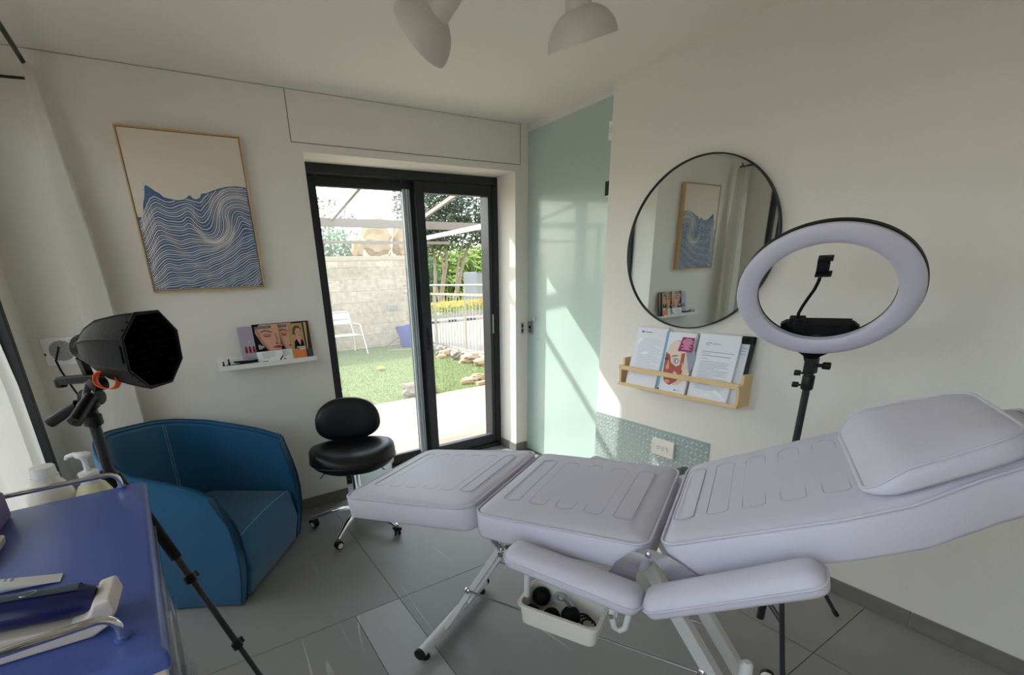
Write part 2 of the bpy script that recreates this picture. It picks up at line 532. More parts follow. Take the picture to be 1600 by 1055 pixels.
# ---- garden sliding door
d = thing('door_1', (-.85, .26, 0), None, None); struct(d)
mb = MB()
def rectframe(mb, x0, x1, z0, z1, y0, y1, w, m, wb=None, wt=None):
    wb = w if wb is None else wb; wt = w if wt is None else wt
    mb.box((x0, y0, z0), (x0 + w, y1, z1), m); mb.box((x1 - w, y0, z0), (x1, y1, z1), m)
    mb.box((x0 + w, y0, z0), (x1 - w, y1, z0 + wb), m); mb.box((x0 + w, y0, z1 - wt), (x1 - w, y1, z1), m)
rectframe(mb, OX0, OX1, 0, OZ, .235, .36, .042, 'black_frame', wb=.035, wt=.06)
mb.box((OX0 + .04, .29, .035), (OX1 - .04, .295, .055), 'black_frame')
mb.box((OX1 - .06, .236, .05), (OX1 - .042, .30, 2.2), 'rubber')
mb.build('frame', d, bevel=.003)
# outer (left) leaf, inner (right) leaf
mb = MB(); rectframe(mb, OX0 + .045, -.79, .04, 2.24, .298, .34, .09, 'black_frame', wb=.08, wt=.08)
lf = mb.build('left_leaf', d, bevel=.004)
mb = MB()
mb.box((-.883, .288, .1), (-.862, .300, 2.17), 'silver_stile'); mb.box((-.858, .284, .1), (-.842, .300, 2.17), 'silver_stile'); mb.box((-.836, .290, .1), (-.822, .300, 2.17), 'silver_stile')
mb.build('interlock_strip', lf, bevel=.002)
mb = MB(); mb.box((OX0 + .10, .316, .11), (-.86, .322, 2.18), 'hazy_pane'); mb.build('pane', lf)
mb = MB(); mb.box((-.80, .243, .04), (-.725, .288, 2.225), 'black_frame'); mb.box((OX1 - .090, .243, .04), (OX1 - .046, .36, 2.225), 'black_frame')
mb.box((-.725, .243, .04), (OX1 - .090, .300, .125), 'black_frame'); mb.box((-.725, .243, 2.145), (OX1 - .090, .300, 2.225), 'black_frame')
rf = mb.build('right_leaf', d, bevel=.004)
mb = MB(); mb.box((-.785, .346, .05), (OX1 - .088, .352, 2.22), 'pane_glass'); mb.build('pane', rf)
mb = MB(); mb.box((-.775, .236, .98), (-.752, .246, 1.16), 'rubber'); mb.box((-.769, .230, 1.02), (-.760, .240, 1.12), 'black_plastic')
mb.build('pull_handle', rf, bevel=.003)
mb = MB(); mb.box((OX1 - .075, .232, 1.06), (OX1 - .062, .243, 1.22), 'steel'); mb.build('lock_plate', rf, bevel=.002)

# ---- frosted glass sliding door in the side wall
d = thing('door_2', (.07, -.5, 0), None, None); struct(d)
mb = MB(); mb.box((.064, -1.1, .012), (.074, -.002, H - .02), 'frosted_glass'); g = mb.build('glass_leaf', d)
mb = MB(); mb.box((.06, -1.1, H - .045), (.09, 0, H), 'grey_white'); mb.build('top_track', d)
mb = MB(); mb.lathe([(.006, 0), (.006, .014), (.014, .016), (.015, .026), (.012, .03)], (.064, -.115, 1.19), (-1, 0, 0), 'chrome', 18); mb.build('knob', d, smooth=True)
mb = MB(); mb.box((.055, -.078, 1.06), (.064, -.012, 1.165), 'steel'); mb.lathe([(.014, 0), (.014, .006), (.008, .007)], (.055, -.045, 1.115), (-1, 0, 0), 'black_plastic', 16)
mb.box((.052, -.052, 1.073), (.056, -.038, 1.093), 'black_plastic'); mb.build('lock_case', d, bevel=.002)
mb = MB(); mb.lathe([(.008, 0), (.008, .003)], (.064, -.14, 1.02), (-1, 0, 0), 'steel', 14); mb.build('screw', d)
mb = MB(); mb.box((-.006, -.0025, 1.06), (.022, 0, 1.155), 'steel'); mb.box((0, -.0035, 1.075), (.016, -.002, 1.10), 'black_plastic'); mb.box((0, -.0035, 1.115), (.016, -.002, 1.14), 'black_plastic')
tag(mb.build('strike_plate', None), 'small steel strike plate on the wall beside the frosted glass door', 'plate')

# ---- left garden window / door (mostly hidden, with its dark frame by the corner)
d = thing('window_1', (-3.2, -2.3, 0), None, None); struct(d)
mb = MB()
def fr_x(mb, y0, y1, z0, z1, x0, x1, w, m):
    mb.box((x0, y0, z0), (x1, y0 + w, z1), m); mb.box((x0, y1 - w, z0), (x1, y1, z1), m)
    mb.box((x0, y0 + w, z0), (x1, y1 - w, z0 + w), m); mb.box((x0, y0 + w, z1 - w), (x1, y1 - w, z1), m)
fr_x(mb, -4.45, -.25, 0, 2.42, -3.30, -3.145, .045, 'black_frame')
mb.build('frame', d, bevel=.003)
for k, (a, b) in enumerate(((-1.62, -.30), (-3.02, -1.62), (-4.40, -3.02))):
    mb = MB(); fr_x(mb, a, b, .045, 2.375, -3.25, -3.20, .06, 'black_frame'); lf = mb.build('leaf', d, bevel=.003)
    mb = MB(); mb.box((-3.228, a + .05, .1), (-3.222, b - .05, 2.32), 'pane_glass'); mb.build('pane', lf)
# pale stop strip along the first leaf
mb = MB(); mb.box((-3.205, -.325, .05), (-3.185, -.300, 2.37), 'offwhite_plastic'); mb.build('stop_strip', d)

# ================================================================== TREATMENT BED
BL = Vector((.46, -.888, 0)).normalized(); BW = Vector((.888, .46, 0)).normalized(); BO = Vector((-1.876, -1.729, 0)); ZZ = Vector((0, 0, 1))
def B(u, v, z): return BO + BL * u + BW * v + ZZ * z
VC = .26; HW = .302
bed = thing('treatment_bed', B(.5, VC, 0), 'padded lavender treatment bed with a raised backrest on white metal legs', 'treatment bed')
def sect(name, u0, z0, slope, length, th, R, taper=None, dome=.016):
    a = math.atan(slope); A = BL * cos(a) + ZZ * sin(a); N = -BL * sin(a) + ZZ * cos(a)
    P0 = B(u0, VC, z0); hx = length / 2
    def fn(x, y, h):
        s = x + hx; k = 1
        if taper: k = taper(s)
        return P0 + A * s + BW * (y * k) + N * h
    mb = MB(); cushion(mb, fn, hx, HW, R, -th, -.010, 'lavender_leather', dome=dome, er=.014)
    o = mb.build(name, bed, smooth=True, angle=50)
    piping(fn, hx, HW, R, -.011, .0042, 'lavender_pipe', d=.003).build('piping', o, smooth=True)
    return o, fn
def grooves(fn, o, items, h):
    """stitched long loops across the cushion: items (x centre, half width, y0, y1, open end)"""
    mb = MB()
    for xc, hw, y0, y1, hh in items:
        P = []
        r = hw
        for k in range(13): P.append((xc + hw * cos(pi * k / 12), y1 - r + r * sin(pi * k / 12)))
        for k in range(13): P.append((xc - hw * cos(pi * k / 12), y0 + r * .5 - r * .5 * sin(pi * k / 12)))
        Q = []
        for i in range(len(P)):
            a, b = P[i], P[(i + 1) % len(P)]
            n = 6 if math.dist(a, b) > .05 else 1
            for k in range(n): Q.append((a[0] + (b[0] - a[0]) * k / n, a[1] + (b[1] - a[1]) * k / n))
        mb.tube([fn(x, y, h) for x, y in Q], .0016, 'stitch_groove', 6, True)
    mb.build('stitching', o, smooth=True)
fs, fn1 = sect('foot_cushion', -.325, .722, .152, .612, .102, .055)
grooves(fn1, fs, [(-.20 + .085 * k, .026, -.19, .20, 0) for k in range(6)], .0038)
ss, fn2 = sect('seat_cushion', .292, .806, .058, .560, .105, .05, dome=.020)
grooves(fn2, ss, [(-.185 + .092 * k, .028, -.20, .19, 0) for k in range(5)], .0078)
def btaper(s):
    if s < .44: return 1
    t = min(1, (s - .44) / .33); return 1 - .46 * (t * t * (3 - 2 * t))
bs, fn3 = sect('back_cushion', .868, .846, .48, .80, .115, .05, taper=btaper, dome=.018)
grooves(fn3, bs, [(-.40 + .055 + .088 * k, .027, -.19, .20, 0) for k in range(5)], .0062)
# frame under the cushions
mb = MB()
mb.bar(B(.30, .06, .688), B(.84, .06, .715), .014, .014, BW, 'white_metal'); mb.bar(B(.30, .46, .688), B(.84, .46, .715), .014, .014, BW, 'white_metal')
mb.bar(B(.32, .06, .688), B(.32, .46, .688), .014, .014, BL, 'white_metal'); mb.bar(B(.80, .06, .705), B(.80, .46, .705), .014, .014, BL, 'white_metal')
mb.bar(B(-.2, .1, .622), B(.28, .1, .68), .010, .010, BW, 'white_metal'); mb.bar(B(-.2, .42, .622), B(.28, .42, .68), .010, .010, BW, 'white_metal')
mb.bar(B(.93, .1, .742), B(1.42, .14, .975), .012, .012, BW, 'white_metal'); mb.bar(B(.93, .42, .742), B(1.42, .38, .975), .012, .012, BW, 'white_metal')
mb.build('under_frame', bed, bevel=.002)
for v in (.16, .36):
    mb = MB(); mb.bar(B(.012, v, .052), B(.375, v, .69), .017, .012, BW, 'white_metal'); mb.build('leg', bed, bevel=.003)
    mb = MB(); mb.bar(B(1.215, v, .052), B(.79, v, .705), .024, .020, BW, 'white_metal'); mb.build('leg', bed, bevel=.003)
for u in (0, 1.235):
    mb = MB(); mb.tube([B(u, -.015, .047), B(u, .535, .047)], .022, 'white_metal', 20); o = mb.build('foot_tube', bed, smooth=True)
    for v in (-.022, .542):
        mb = MB(); mb.tube([B(u, v - .008, .047), B(u, v + .008, .047)], .0235, 'rubber', 20); mb.build('end_cap', o, smooth=True)
    for v in (.015, .505):
        mb = MB(); mb.lathe([(.019, 0), (.021, .006), (.019, .013), (.006, .015), (.006, .03)], B(u, v, 0), (0, 0, 1), 'rubber', 18); mb.build('rubber_foot', o, smooth=True)
for v in (.16, .36):
    mb = MB(); w_ = v + (-.022 if v < .2 else .022)
    mb.tube([B(.147, w_, .312), B(1.02, w_, .315)], .0045, 'steel', 8)
    mb.lathe([(.008, -.008), (.013, -.004), (.013, .004), (.008, .008)], B(.147, w_, .312), BW, 'chrome', 14)
    mb.lathe([(.008, -.008), (.014, -.004), (.014, .004), (.008, .008)], B(1.02, w_, .315), BW, 'chrome', 14)
    mb.build('brace_rod', bed, smooth=True)
mb = MB()
mb.bar(B(.255, .10, .66), B(.325, .125, .555), .011, .003, BL, 'chrome')
mb.lathe([(.011, -.01), (.013, 0), (.011, .01)], B(.322, .115, .556), BW, 'chrome', 16); mb.lathe([(.012, -.01), (.014, 0), (.012, .01)], B(.345, .13, .585), BW, 'chrome', 16)
mb.build('foot_strut', bed, smooth=True)
# chrome hinge plates (crescent pair) near and far side
PL = [(.752, .726), (.768, .762), (.796, .796), (.822, .817), (.849, .829), (.858, .798), (.837, .792), (.829, .751), (.827, .712), (.791, .712)]
PR = [(.849, .829), (.866, .831), (.903, .823), (.938, .809), (.973, .788), (.920, .744), (.894, .774), (.870, .800), (.858, .798)]
for v0, sg in ((-.052, -1), (.572, 1)):
    mb = MB(); mb.prism([B(u, v0, z) for u, z in PL], BW * .003 * sg, 'chrome'); mb.prism([B(u, v0 + .003 * sg, z + .001) for u, z in PR], BW * .003 * sg, 'chrome')
    mb.lathe([(.008, 0), (.008, .004), (.004, .006)], B(.853, v0 + .005 * sg, .815), BW * sg, 'steel', 16)
    mb.build('hinge_plate', bed)
# armrests
def armrest(side):
    vc = -.125 if side < 0 else .645
    for nm, (u0, z0), (u1, z1) in (('front_arm_pad', (.472, .768), (.862, .728)), ('rear_arm_pad', (.860, .726), (1.205, .932))):
        d_ = B(u1, vc, z1) - B(u0, vc, z0); A = d_.normalized(); N = A.cross(BW); N = N if N.z > 0 else -N
        P0 = B(u0, vc, z0); hx = d_.length / 2
        f = lambda x, y, h, P0=P0, A=A, N=N, hx=hx: P0 + A * (x + hx) + BW * y + N * h
        mb = MB()
        front = nm.startswith('front')
        hy = .052
        def half(x, hx=hx): return 1
        L = []
        R_ = .035
        for dd, h in ((.012, -.040), (.003, -.036), (0, -.028), (0, -.018), (.0, -.012), (.004, -.001), (.012, .009), (.022, .015), (.034, .018), (.046, .019)):
            ring = []
            for x, y in rrect(hx - dd, hy - dd, max(R_ - dd, .004)):
                ring.append(f(x, y, h))
            L.append(ring)
        mb.rings(L, 'lavender_leather')
        o = mb.build(nm, bed, smooth=True, angle=60)
        pp = MB(); pp.tube([f(x, y, -.014) for x, y in rrect(hx + .001, hy + .001, R_)], .0035, 'lavender_pipe', 8, True); pp.build('piping', o, smooth=True)
    mb = MB()
    vb = vc + .045 * (-side)
    mb.tube([B(.512, vb, .735), B(.512, vb, .60), B(.512, vb, .572)], .009, 'white_metal', 12)
    mb.build('armrest_bracket', bed, smooth=True); mb = MB()
    mb.tube([B(.775, vb, .70), B(.775, vb, .60), B(.785, vb, .565), B(.80, vb, .56), B(.815, vb, .575), B(.822, vb, .63), B(.822, vb, .70)], .009, 'white_metal', 12)
    mb.bar(B(.512, vb, .62), B(.512, .06 if side < 0 else .46, .70), .010, .004, BL, 'white_metal')
    mb.build('armrest_hook', bed, smooth=True); mb = MB()
    mb.bar(B(.78, vb, .60), B(.78, .06 if side < 0 else .46, .70), .010, .004, BL, 'white_metal')
    mb.lathe([(.006, -.012), (.009, -.008), (.009, .008), (.006, .012)], B(.776, vb, .605), BW, 'chrome', 12)
    mb.build('armrest_tie', bed, smooth=True)
    mb = MB()
    mb.bar(B(1.0, vb, .79), B(1.0, .06 if side < 0 else .46, .79), .010, .004, BL, 'white_metal'); mb.build('arm_link', bed)
armrest(-1); armrest(1)
mb = MB(); mb.tube([B(1.118, -.005, .30), B(1.118, -.005, .50), B(1.118, -.005, .528), B(1.118, -.005, .535)], [.0165, .0165, .015, .009], 'white_metal', 20)
mb.bar(B(1.118, -.005, .33), B(1.075, .16, .30), .012, .005, BL, 'white_metal'); mb.build('lever_post', bed, smooth=True)
# accessory tray on its rails
tc = (.625, -.060)
tray = MB()
def tp(x, y, z): return B(tc[0] + x, tc[1] + y, z)
hx, hy = .122, .070
L = []
for d_, z in ((.016, .500), (.010, .500), (.006, .504), (0, .566), (-.006, .570), (-.006, .576), (.004, .576), (.004, .566), (.010, .508), (.02, .506)):
    L.append([tp(x, y, z) for x, y in rrect(hx - d_, hy - d_, .022)])
tray.rings(L, 'offwhite_plastic')
tray_o = tray.build('accessory_tray', bed, smooth=True, angle=35)
# things in the tray
def in_tray(n, mb, label, cat, group=None, **k): return tag(mb.build(n, None, **k), label, cat, group)
cups = [(.538, -.020, .540, .030, 'black rubber suction cup in the bed tray, highest and nearest the foot end'),
        (.538, -.098, .532, .026, 'black rubber suction cup in the near corner of the bed tray'),
        (.597, -.085, .532, .027, 'black rubber suction cup in the bed tray, by the near rim left of the clip'),
        (.650, -.060, .536, .030, 'black rubber suction cup in the bed tray under the metal clip')]
for u, v, z, r, lb in cups:
    mb = MB(); P = B(u, v, z)
    mb.lathe([(.002, r), (r * .28, r * .97), (r * .30, r * .86), (r * .6, r * .78), (r * .9, r * .4), (r, 0), (r * .9, -r * .45), (r * .6, -r * .8), (r * .2, -r * .85)], P, (.25, -.2, .95), 'black_matte', 24)
    in_tray('suction_cup', mb, lb, 'cup', 'black suction cups in the bed tray', smooth=True)
mb = MB(); mb.lathe([(.002, .012), (.012, .011), (.020, .006), (.022, 0), (.018, -.008), (.004, -.01)], B(.596, .002, .548), (0, 0, 1), 'glass_green', 22)
in_tray('glass_dish', mb, 'small pale green glass dish between black cups in the bed tray', 'dish', smooth=True)
mb = MB()
C0 = B(.628, -.052, .576); a_ = (BL * .9 - BW * .5).normalized(); b_ = a_.cross(ZZ).normalized()
mb.tube([C0 + b_ * y * .009 - a_ * x * .030 for x, y in ((-1, .8), (-1, -.8), (.7, -1.1), (1, -.5), (1, .5), (.7, 1.1))], .0022, 'chrome', 8, True)
mb.bar(C0 + a_ * .030, C0 - a_ * .008 + ZZ * .002, .003, .001, b_, 'chrome')
in_tray('metal_clip', mb, 'shiny open metal clip lying on the black cups in the bed tray', 'clip', smooth=True)
mb = MB()
for k in range(3): mb.tube([B(.68 + .012 * k + .02 * cos(t * .5), -.03 + .02 * sin(t * .5) - .012 * k, .516 + .004 * k) for t in range(9)], .003, 'black_matte', 6)
in_tray('black_cable', mb, 'coiled black cable at the head end of the bed tray', 'cable', smooth=True)

# head cushion
mb = MB()
a = math.atan(.48); A = BL * cos(a) + ZZ * sin(a); N = -BL * sin(a) + ZZ * cos(a); P0 = B(.868, VC, .846)
def pf(x, y, h):       # x 0..1 along, y -1..1 across
    return P0 + A * x + BW * y + N * h
def pill_out(t):       # half width along the cushion
    return .262 if t < .50 else .262 - .085 * ((t - .50) / .24) ** 1.2
S0, S1 = .447, .735
def ring(ins, h, hf=None):
    P = []
    hx = (S1 - S0) / 2
    for x, y in rrect(hx - ins, .22 - ins, max(.058 - ins, .015)):
        s = (S0 + S1) / 2 + x
        k = pill_out(s) / .22
        hh = h
        if hf: hh = hf(s, h)
        P.append(pf(s, y * k + (.0), hh))
    return P
ramp = lambda s, h: .008 + (h - .008) * min(1, max(0.0, (s - S0) / .075)) ** .8
R_ = [ring(.012, .006), ring(.003, .008), ring(0, .016, ramp), ring(0, .036, ramp), ring(.004, .052, ramp), ring(.012, .057, ramp), ring(.03, .063, ramp), ring(.055, .068, ramp), ring(.09, .071, ramp), ring(.12, .072, ramp)]
mb.rings(R_, 'lavender_leather')
hc = thing('head_cushion', P0 + A * .6 + N * .01, 'lavender wedge pillow resting on the head end of the treatment bed', 'cushion')
c_ = mb.build('pillow_body', hc, smooth=True, angle=60)
pp = MB(); pp.tube(ring(.006, .056, ramp), .0038, 'lavender_pipe', 8, True); pp.build('piping', hc, smooth=True)

# ================================================================== TUB CHAIR
P1 = Vector((-2.494, -.905, 0)); CE = Vector((.409, .550, 0)).normalized(); CF = Vector((CE.y, -CE.x, 0))
def Cc(e, dd, z): return P1 + CE * e - CF * dd + ZZ * z
chair = thing('tub_chair', Cc(.34, .28, 0), 'petrol blue fabric tub armchair with curved back by the painting', 'armchair')
W_, D_, RC = .685, .62, .25
def plan(off, n=60):
    """U outline from left front round the back to right front"""
    P = [(off, 0)]
    x0, x1, yb, r = off, W_ - off, D_ - off, RC - off
    for k in range(1, 9): P.append((x0, (yb - r) * k / 8))
    for k in range(1, 13): a = pi - (pi / 2) * k / 12; P.append((x0 + r + r * cos(a), yb - r + r * sin(a)))
    for k in range(1, 9): P.append((x0 + r + (x1 - x0 - 2 * r) * k / 8, yb))
    for k in range(1, 13): a = pi / 2 - (pi / 2) * k / 12; P.append((x1 - r + r * cos(a), yb - r + r * sin(a)))
    for k in range(1, 9): P.append((x1, (yb - r) * (1 - k / 8)))
    return P
NP = len(plan(0))
def ztop(i):
    t = i / (NP - 1)
    K = [(k / 16, z) for k, z in enumerate((.608, .662, .706, .757, .832, .882, .888, .880, .870, .860, .846, .824, .798, .778, .756, .730, .684))]
    for (a, za), (b, zb) in zip(K, K[1:]):
        if t <= b:
            u = (t - a) / (b - a); return za + (zb - za) * u
    return K[-1][1]
def flare(P):
    return [(e - .09 * max(0, min(1, d / .5)) ** 1.5 * (1 - e / W_), d) for e, d in P]
OUT, INN = flare(plan(0)), flare(plan(.045))
secs = []
for i in range(NP):
    (e0, d0), (e1, d1) = OUT[i], INN[i]; zt = ztop(i)
    t = i / (NP - 1); fr = max(0, 1 - min(t, 1 - t) / .07)
    rw = []
    for j in range(9):      # outer side, bottom -> top
        q = j / 8; z = .012 + (zt - .02) * q
        bul = .022 * sin(pi * q) ; fb = .05 * sin(pi * min(1, q * 1.02)) * fr - .045 * fr * max(0, q - .75) * 4 * (t < .5)
        ce, cd = (W_ / 2, D_ * .45); ve, vd = e0 - ce, d0 - cd; l = math.hypot(ve, vd)
        rw.append(Cc(e0 + ve / l * bul, d0 + vd / l * bul * (1 - fr) - fb, z))
    fbt = .0
    kk = .045 * fr * (t < .5); rw.append(Cc((e0 * .85 + e1 * .15), (d0 * .85 + d1 * .15) + kk, zt)); rw.append(Cc((e0 * .3 + e1 * .7), (d0 * .3 + d1 * .7) + kk, zt - .012))
    for j in range(9):
        q = 1 - j / 8; z = .012 + (zt - .038) * q
        fb = .05 * sin(pi * min(1, q * 1.02)) * fr - .045 * fr * max(0, q - .75) * 4 * (t < .5)
        rw.append(Cc(e1, d1 - fb, z))
    secs.append(rw)
mb = MB()
m_ = len(secs[0]); V = [p for r in secs for p in r]
F = [(i * m_ + k, i * m_ + (k + 1) % m_, (i + 1) * m_ + (k + 1) % m_, (i + 1) * m_ + k) for i in range(NP - 1) for k in range(m_)]
F += [tuple(range(m_ - 1, -1, -1)), tuple((NP - 1) * m_ + k for k in range(m_))]
mb.add(V, F, 'teal_fabric')
sh = mb.build('shell', chair, smooth=True, angle=42)
mb = MB()
mb.tube([s[9] + ZZ * .001 for s in secs], .0045, 'teal_seam', 8); mb.tube([s[10] + ZZ * .001 for s in secs], .0045, 'teal_seam', 8)
mb.tube([secs[0][j] for j in range(9)], .0045, 'teal_seam', 8); mb.tube([secs[-1][j] for j in range(9)], .0045, 'teal_seam', 8)
mb.tube([secs[0][j] for j in range(11, 20)], .0045, 'teal_seam', 8); mb.tube([secs[-1][j] for j in range(11, 20)], .0045, 'teal_seam', 8)
mb.build('seam_piping', sh, smooth=True)
for q in (0, .45):
    A_, B_ = secs[30], secs[31]
    mb = MB(); mb.tube([A_[j].lerp(B_[j], q) + CF * .002 for j in range(11, 17)], .0012, 'thread', 5); mb.build('stitching', sh)
# seat block
mb = MB()
def seatf(x, y, h):
    z = h + (.014 * (1 - (y / .29) ** 2) if h > .3 else 0)
    dd = .250 - x
    fb = .045 * sin(pi * min(1, max(0, z) / .40)) if x > .15 else 0
    return Cc(W_ / 2 + y, dd - fb * min(1, max(0, (x - .15) / .1)), z)
cushion(mb, seatf, .255, .2895, .03, .01, .345, 'teal_fabric', dome=.014, er=.012)
sb = mb.build('seat', chair, smooth=True, angle=50)
mb = MB()
mb.tube([seatf(.246, -.27 + .54 * k / 12, .352) for k in range(13)], .0013, 'thread', 5)
mb.build('stitching', sb)

# ================================================================== SWIVEL STOOL
SO = Vector((-1.70, -.45, 0))
st = thing('swivel_stool', SO, 'black padded swivel stool with low back and chrome five-star base', 'stool')
mb = MB()
SW, SD = .268, .212
def sf(r, a): return Vector((r * SW * cos(a), r * SD * sin(a) * (1.05 if sin(a) > 0 else 1), 0))
rot = Matrix.Rotation(radians(-16), 3, 'Z')
L = []
NA = 56
def saddle(x, y): return .030 * (x / SW) ** 2 - .016 * math.exp(-((x) ** 2) / .004) * (0) - .035 * max(0, -y / SD) ** 2 * (1 - (x / SW) ** 2) + .016 * math.exp(-(x / .06) ** 2) * max(0, -y / SD)
for r, h in ((.80, .440), (.93, .445), (.985, .465), (1.0, .492), (.985, .522), (.94, .540), (.86, .551), (.72, .557), (.55, .557), (.38, .556), (.2, .555), (.06, .555)):
    ring_ = []
    for k in range(NA):
        p = sf(r, 2 * pi * k / NA); s_ = saddle(p.x, p.y) if h > .50 else saddle(p.x, p.y) * .4
        ring_.append(SO + rot @ p + ZZ * (h + s_ * (1 if r > .3 else r / .3)))
    L.append(ring_)
mb.rings(L, 'black_leather'); s1 = mb.build('seat', st, smooth=True, angle=60)
mb = MB()
mb.tube([SO + rot @ sf(1.005, 2 * pi * k / NA) + ZZ * .482 for k in range(NA)], .003, 'black_leather', 6, True); mb.build('piping', s1, smooth=True)
# backrest: half-moon pad, curved
mb = MB()
BC = SO + rot @ Vector((-.005, .185, 0))
bx = rot @ Vector((1, 0, 0)); by = rot @ Vector((0, 1, 0))
def bp(x, z, t): return BC + bx * x + by * (t - .55 * x * x + .06 * (z - .70)) + ZZ * z
def outline(sc):
    P = []
    for k in range(48):
        a = 2 * pi * k / 48; x = cos(a); z = sin(a)
        hz = .165 if z > 0 else .125
        rr_ = 1.0 / ((abs(x) ** 2.3 + abs(z) ** 2.3) ** (1 / 2.3))
        P.append((x * rr_ * .208 * sc, .665 + z * rr_ * hz * (sc if z > 0 else sc)))
    return P
L = [[bp(x, z, t) for x, z in outline(sc)] for sc, t in ((.2, -.034), (.6, -.033), (.85, -.028), (.96, -.016), (1, 0), (.97, .014), (.88, .022), (.5, .024), (.2, .024))]
mb.rings(L, 'black_leather'); mb.build('backrest', st, smooth=True, angle=60)
mb = MB(); mb.tube([SO + ZZ * .43, SO + rot @ Vector((0, .2, .43)), SO + rot @ Vector((0, .235, .47)), SO + rot @ Vector((0, .225, .62))], .011, 'black_plastic', 10); mb.build('back_bar', st, smooth=True)
mb = MB(); mb.box(SO + Vector((-.07, -.09, .425)), SO + Vector((.07, .09, .442)), 'black_plastic')
for sx, ll in ((1, .16), (-1, .19)):
    p0 = SO + rot @ Vector((sx * .05, -.05, .432)); mb.tube([p0, SO + rot @ Vector((sx * ll, -.10, .430)), SO + rot @ Vector((sx * (ll + .02), -.115, .412))], .0035, 'black_plastic', 8)
mb.build('lever_plate', st, bevel=.002)
mb = MB(); mb.lathe([(.013, .20), (.013, .40), (.022, .41), (.022, .43)], SO, (0, 0, 1), 'black_plastic', 20); mb.lathe([(.032, .09), (.032, .14), (.026, .15), (.026, .40), (.022, .405)], SO, (0, 0, 1), 'chrome', 24); mb.build('gas_column', st, smooth=True)
for ang in (153, 225, 297, 9, 81):
    a = radians(ang); dr = Vector((cos(a), sin(a), 0)); sd = Vector((-sin(a), cos(a), 0))
    mb = MB()
    G = []
    for t, z, w_, h_ in ((.02, .130, .024, .022), (.10, .126, .021, .019), (.19, .110, .017, .015), (.27, .085, .014, .011), (.315, .072, .015, .010)):
        c = SO + dr * t + ZZ * z
        G.append([c + sd * w_ * x + ZZ * h_ * y for x, y in ((1, -1), (1, .3), (.5, 1), (-.5, 1), (-1, .3), (-1, -1))])
    mb.rings(G, 'chrome'); lg = mb.build('leg', st, smooth=True, angle=50)
    mb = MB(); c = SO + dr * .315
    mb.lathe([(.007, 0), (.007, .05)], c + ZZ * .03, (0, 0, 1), 'steel', 10)
    ax = (sd * .8 + dr * .5).normalized()
    for sg in (-1, 1):
        mb.lathe([(.010, .004), (.024, .006), (.027, .012), (.024, .019), (.010, .021)], c + ZZ * .028 - dr * .008, ax * sg, 'rubber', 20)
        mb.lathe([(.017, .0205), (.017, .0215)], c + ZZ * .028 - dr * .008, ax * sg, 'grey_white', 18)
    mb.obox(c + ZZ * .048 - dr * .004, ax * .016, dr * .018, ZZ * .010, 'black_plastic')
    mb.build('caster', lg, smooth=True, angle=40)

# clear lined bin behind the stool
bn = thing('waste_bin', (-1.49, -.17, 0), 'clear plastic waste bin standing behind the swivel stool by the garden door', 'bin')
mb = MB()
L = [[Vector((-1.49 + x * k, -.17 + y * k, z)) for x, y in rrect(.13, .095, .035)] for k, z in ((.82, 0), (.84, .01), (1, .345), (1.04, .35), (1.04, .356), (.985, .356), (.82, .014))]
mb.rings(L, 'bin_haze', cap1=True); mb.build('bin_body', bn, smooth=True)
mb = MB()
L = [[Vector((-1.49 + x * k + .004 * sin(i * 1.7), -.17 + y * k + .004 * cos(i * 2.3), z)) for i, (x, y) in enumerate(rrect(.13, .095, .035))] for k, z in ((1.06, .30), (1.07, .362), (1.0, .366), (.93, .30), (.85, .12))]
mb.rings(L, 'bin_haze', cap0=False, cap1=False); mb.build('liner_bag', bn, smooth=True)

# ================================================================== WALL THINGS
# ---- framed wave picture
YF = -.045
def PX(a, b, y=YF):   # picture plane: a across 0..1, b up 0..1
    x0, x1 = -2.556 + .0 * b, -2.000
    return Vector((x0 + (x1 - x0) * a, y, 1.536 + .775 * b))
pic = thing('wave_picture', (-2.28, -.02, 1.92), 'large picture of blue waves with cream lines in a thin wooden frame', 'picture')
mb = MB()
fw = .0075
x0, x1, z0, z1 = -2.566, -1.990, 1.526, 2.321
rectframe(mb, x0, x1, z0, z1, YF - .004, -.002, fw, 'oak')
mb.build('frame', pic, bevel=.001, seg=1)
mb = MB(); mb.box((x0 + fw, YF + .006, z0 + fw), (x1 - fw, -.006, z1 - fw), 'black_matte'); mb.box((x0 + fw + .003, YF + .001, z0 + fw + .003), (x1 - fw - .003, -.008, z1 - fw - .003), 'canvas')
cv = mb.build('canvas', pic)
TOP = [(0, .475), (.03, .47), (.055, .50), (.07, .56), (.095, .60), (.11, .66), (.125, .672), (.16, .655), (.19, .635), (.22, .625), (.25, .60), (.30, .592), (.36, .585), (.42, .592), (.455, .612), (.475, .622), (.495, .60), (.52, .595), (.56, .607), (.575, .632), (.62, .636), (.68, .655), (.74, .670), (.80, .682), (.88, .690), (.95, .690), (1, .685)]
def top(a):
    for (p, q), (r, s_) in zip(TOP, TOP[1:]):
        if a <= r: return q + (s_ - q) * (a - p) / (r - p)
    return TOP[-1][1]
mb = MB()
n = 90
vs = [PX(.003 + .994 * k / n, .004, YF) for k in range(n + 1)] + [PX(.003 + .994 * k / n, top(k / n), YF) for k in range(n + 1)]
mb.add(vs, [(k, k + 1, n + 2 + k, n + 1 + k) for k in range(n)], 'wave_blue')
def smt(a):            # smoothed crest
    return sum(top(min(1, max(0, a + .03 * k))) for k in range(-2, 3)) / 5
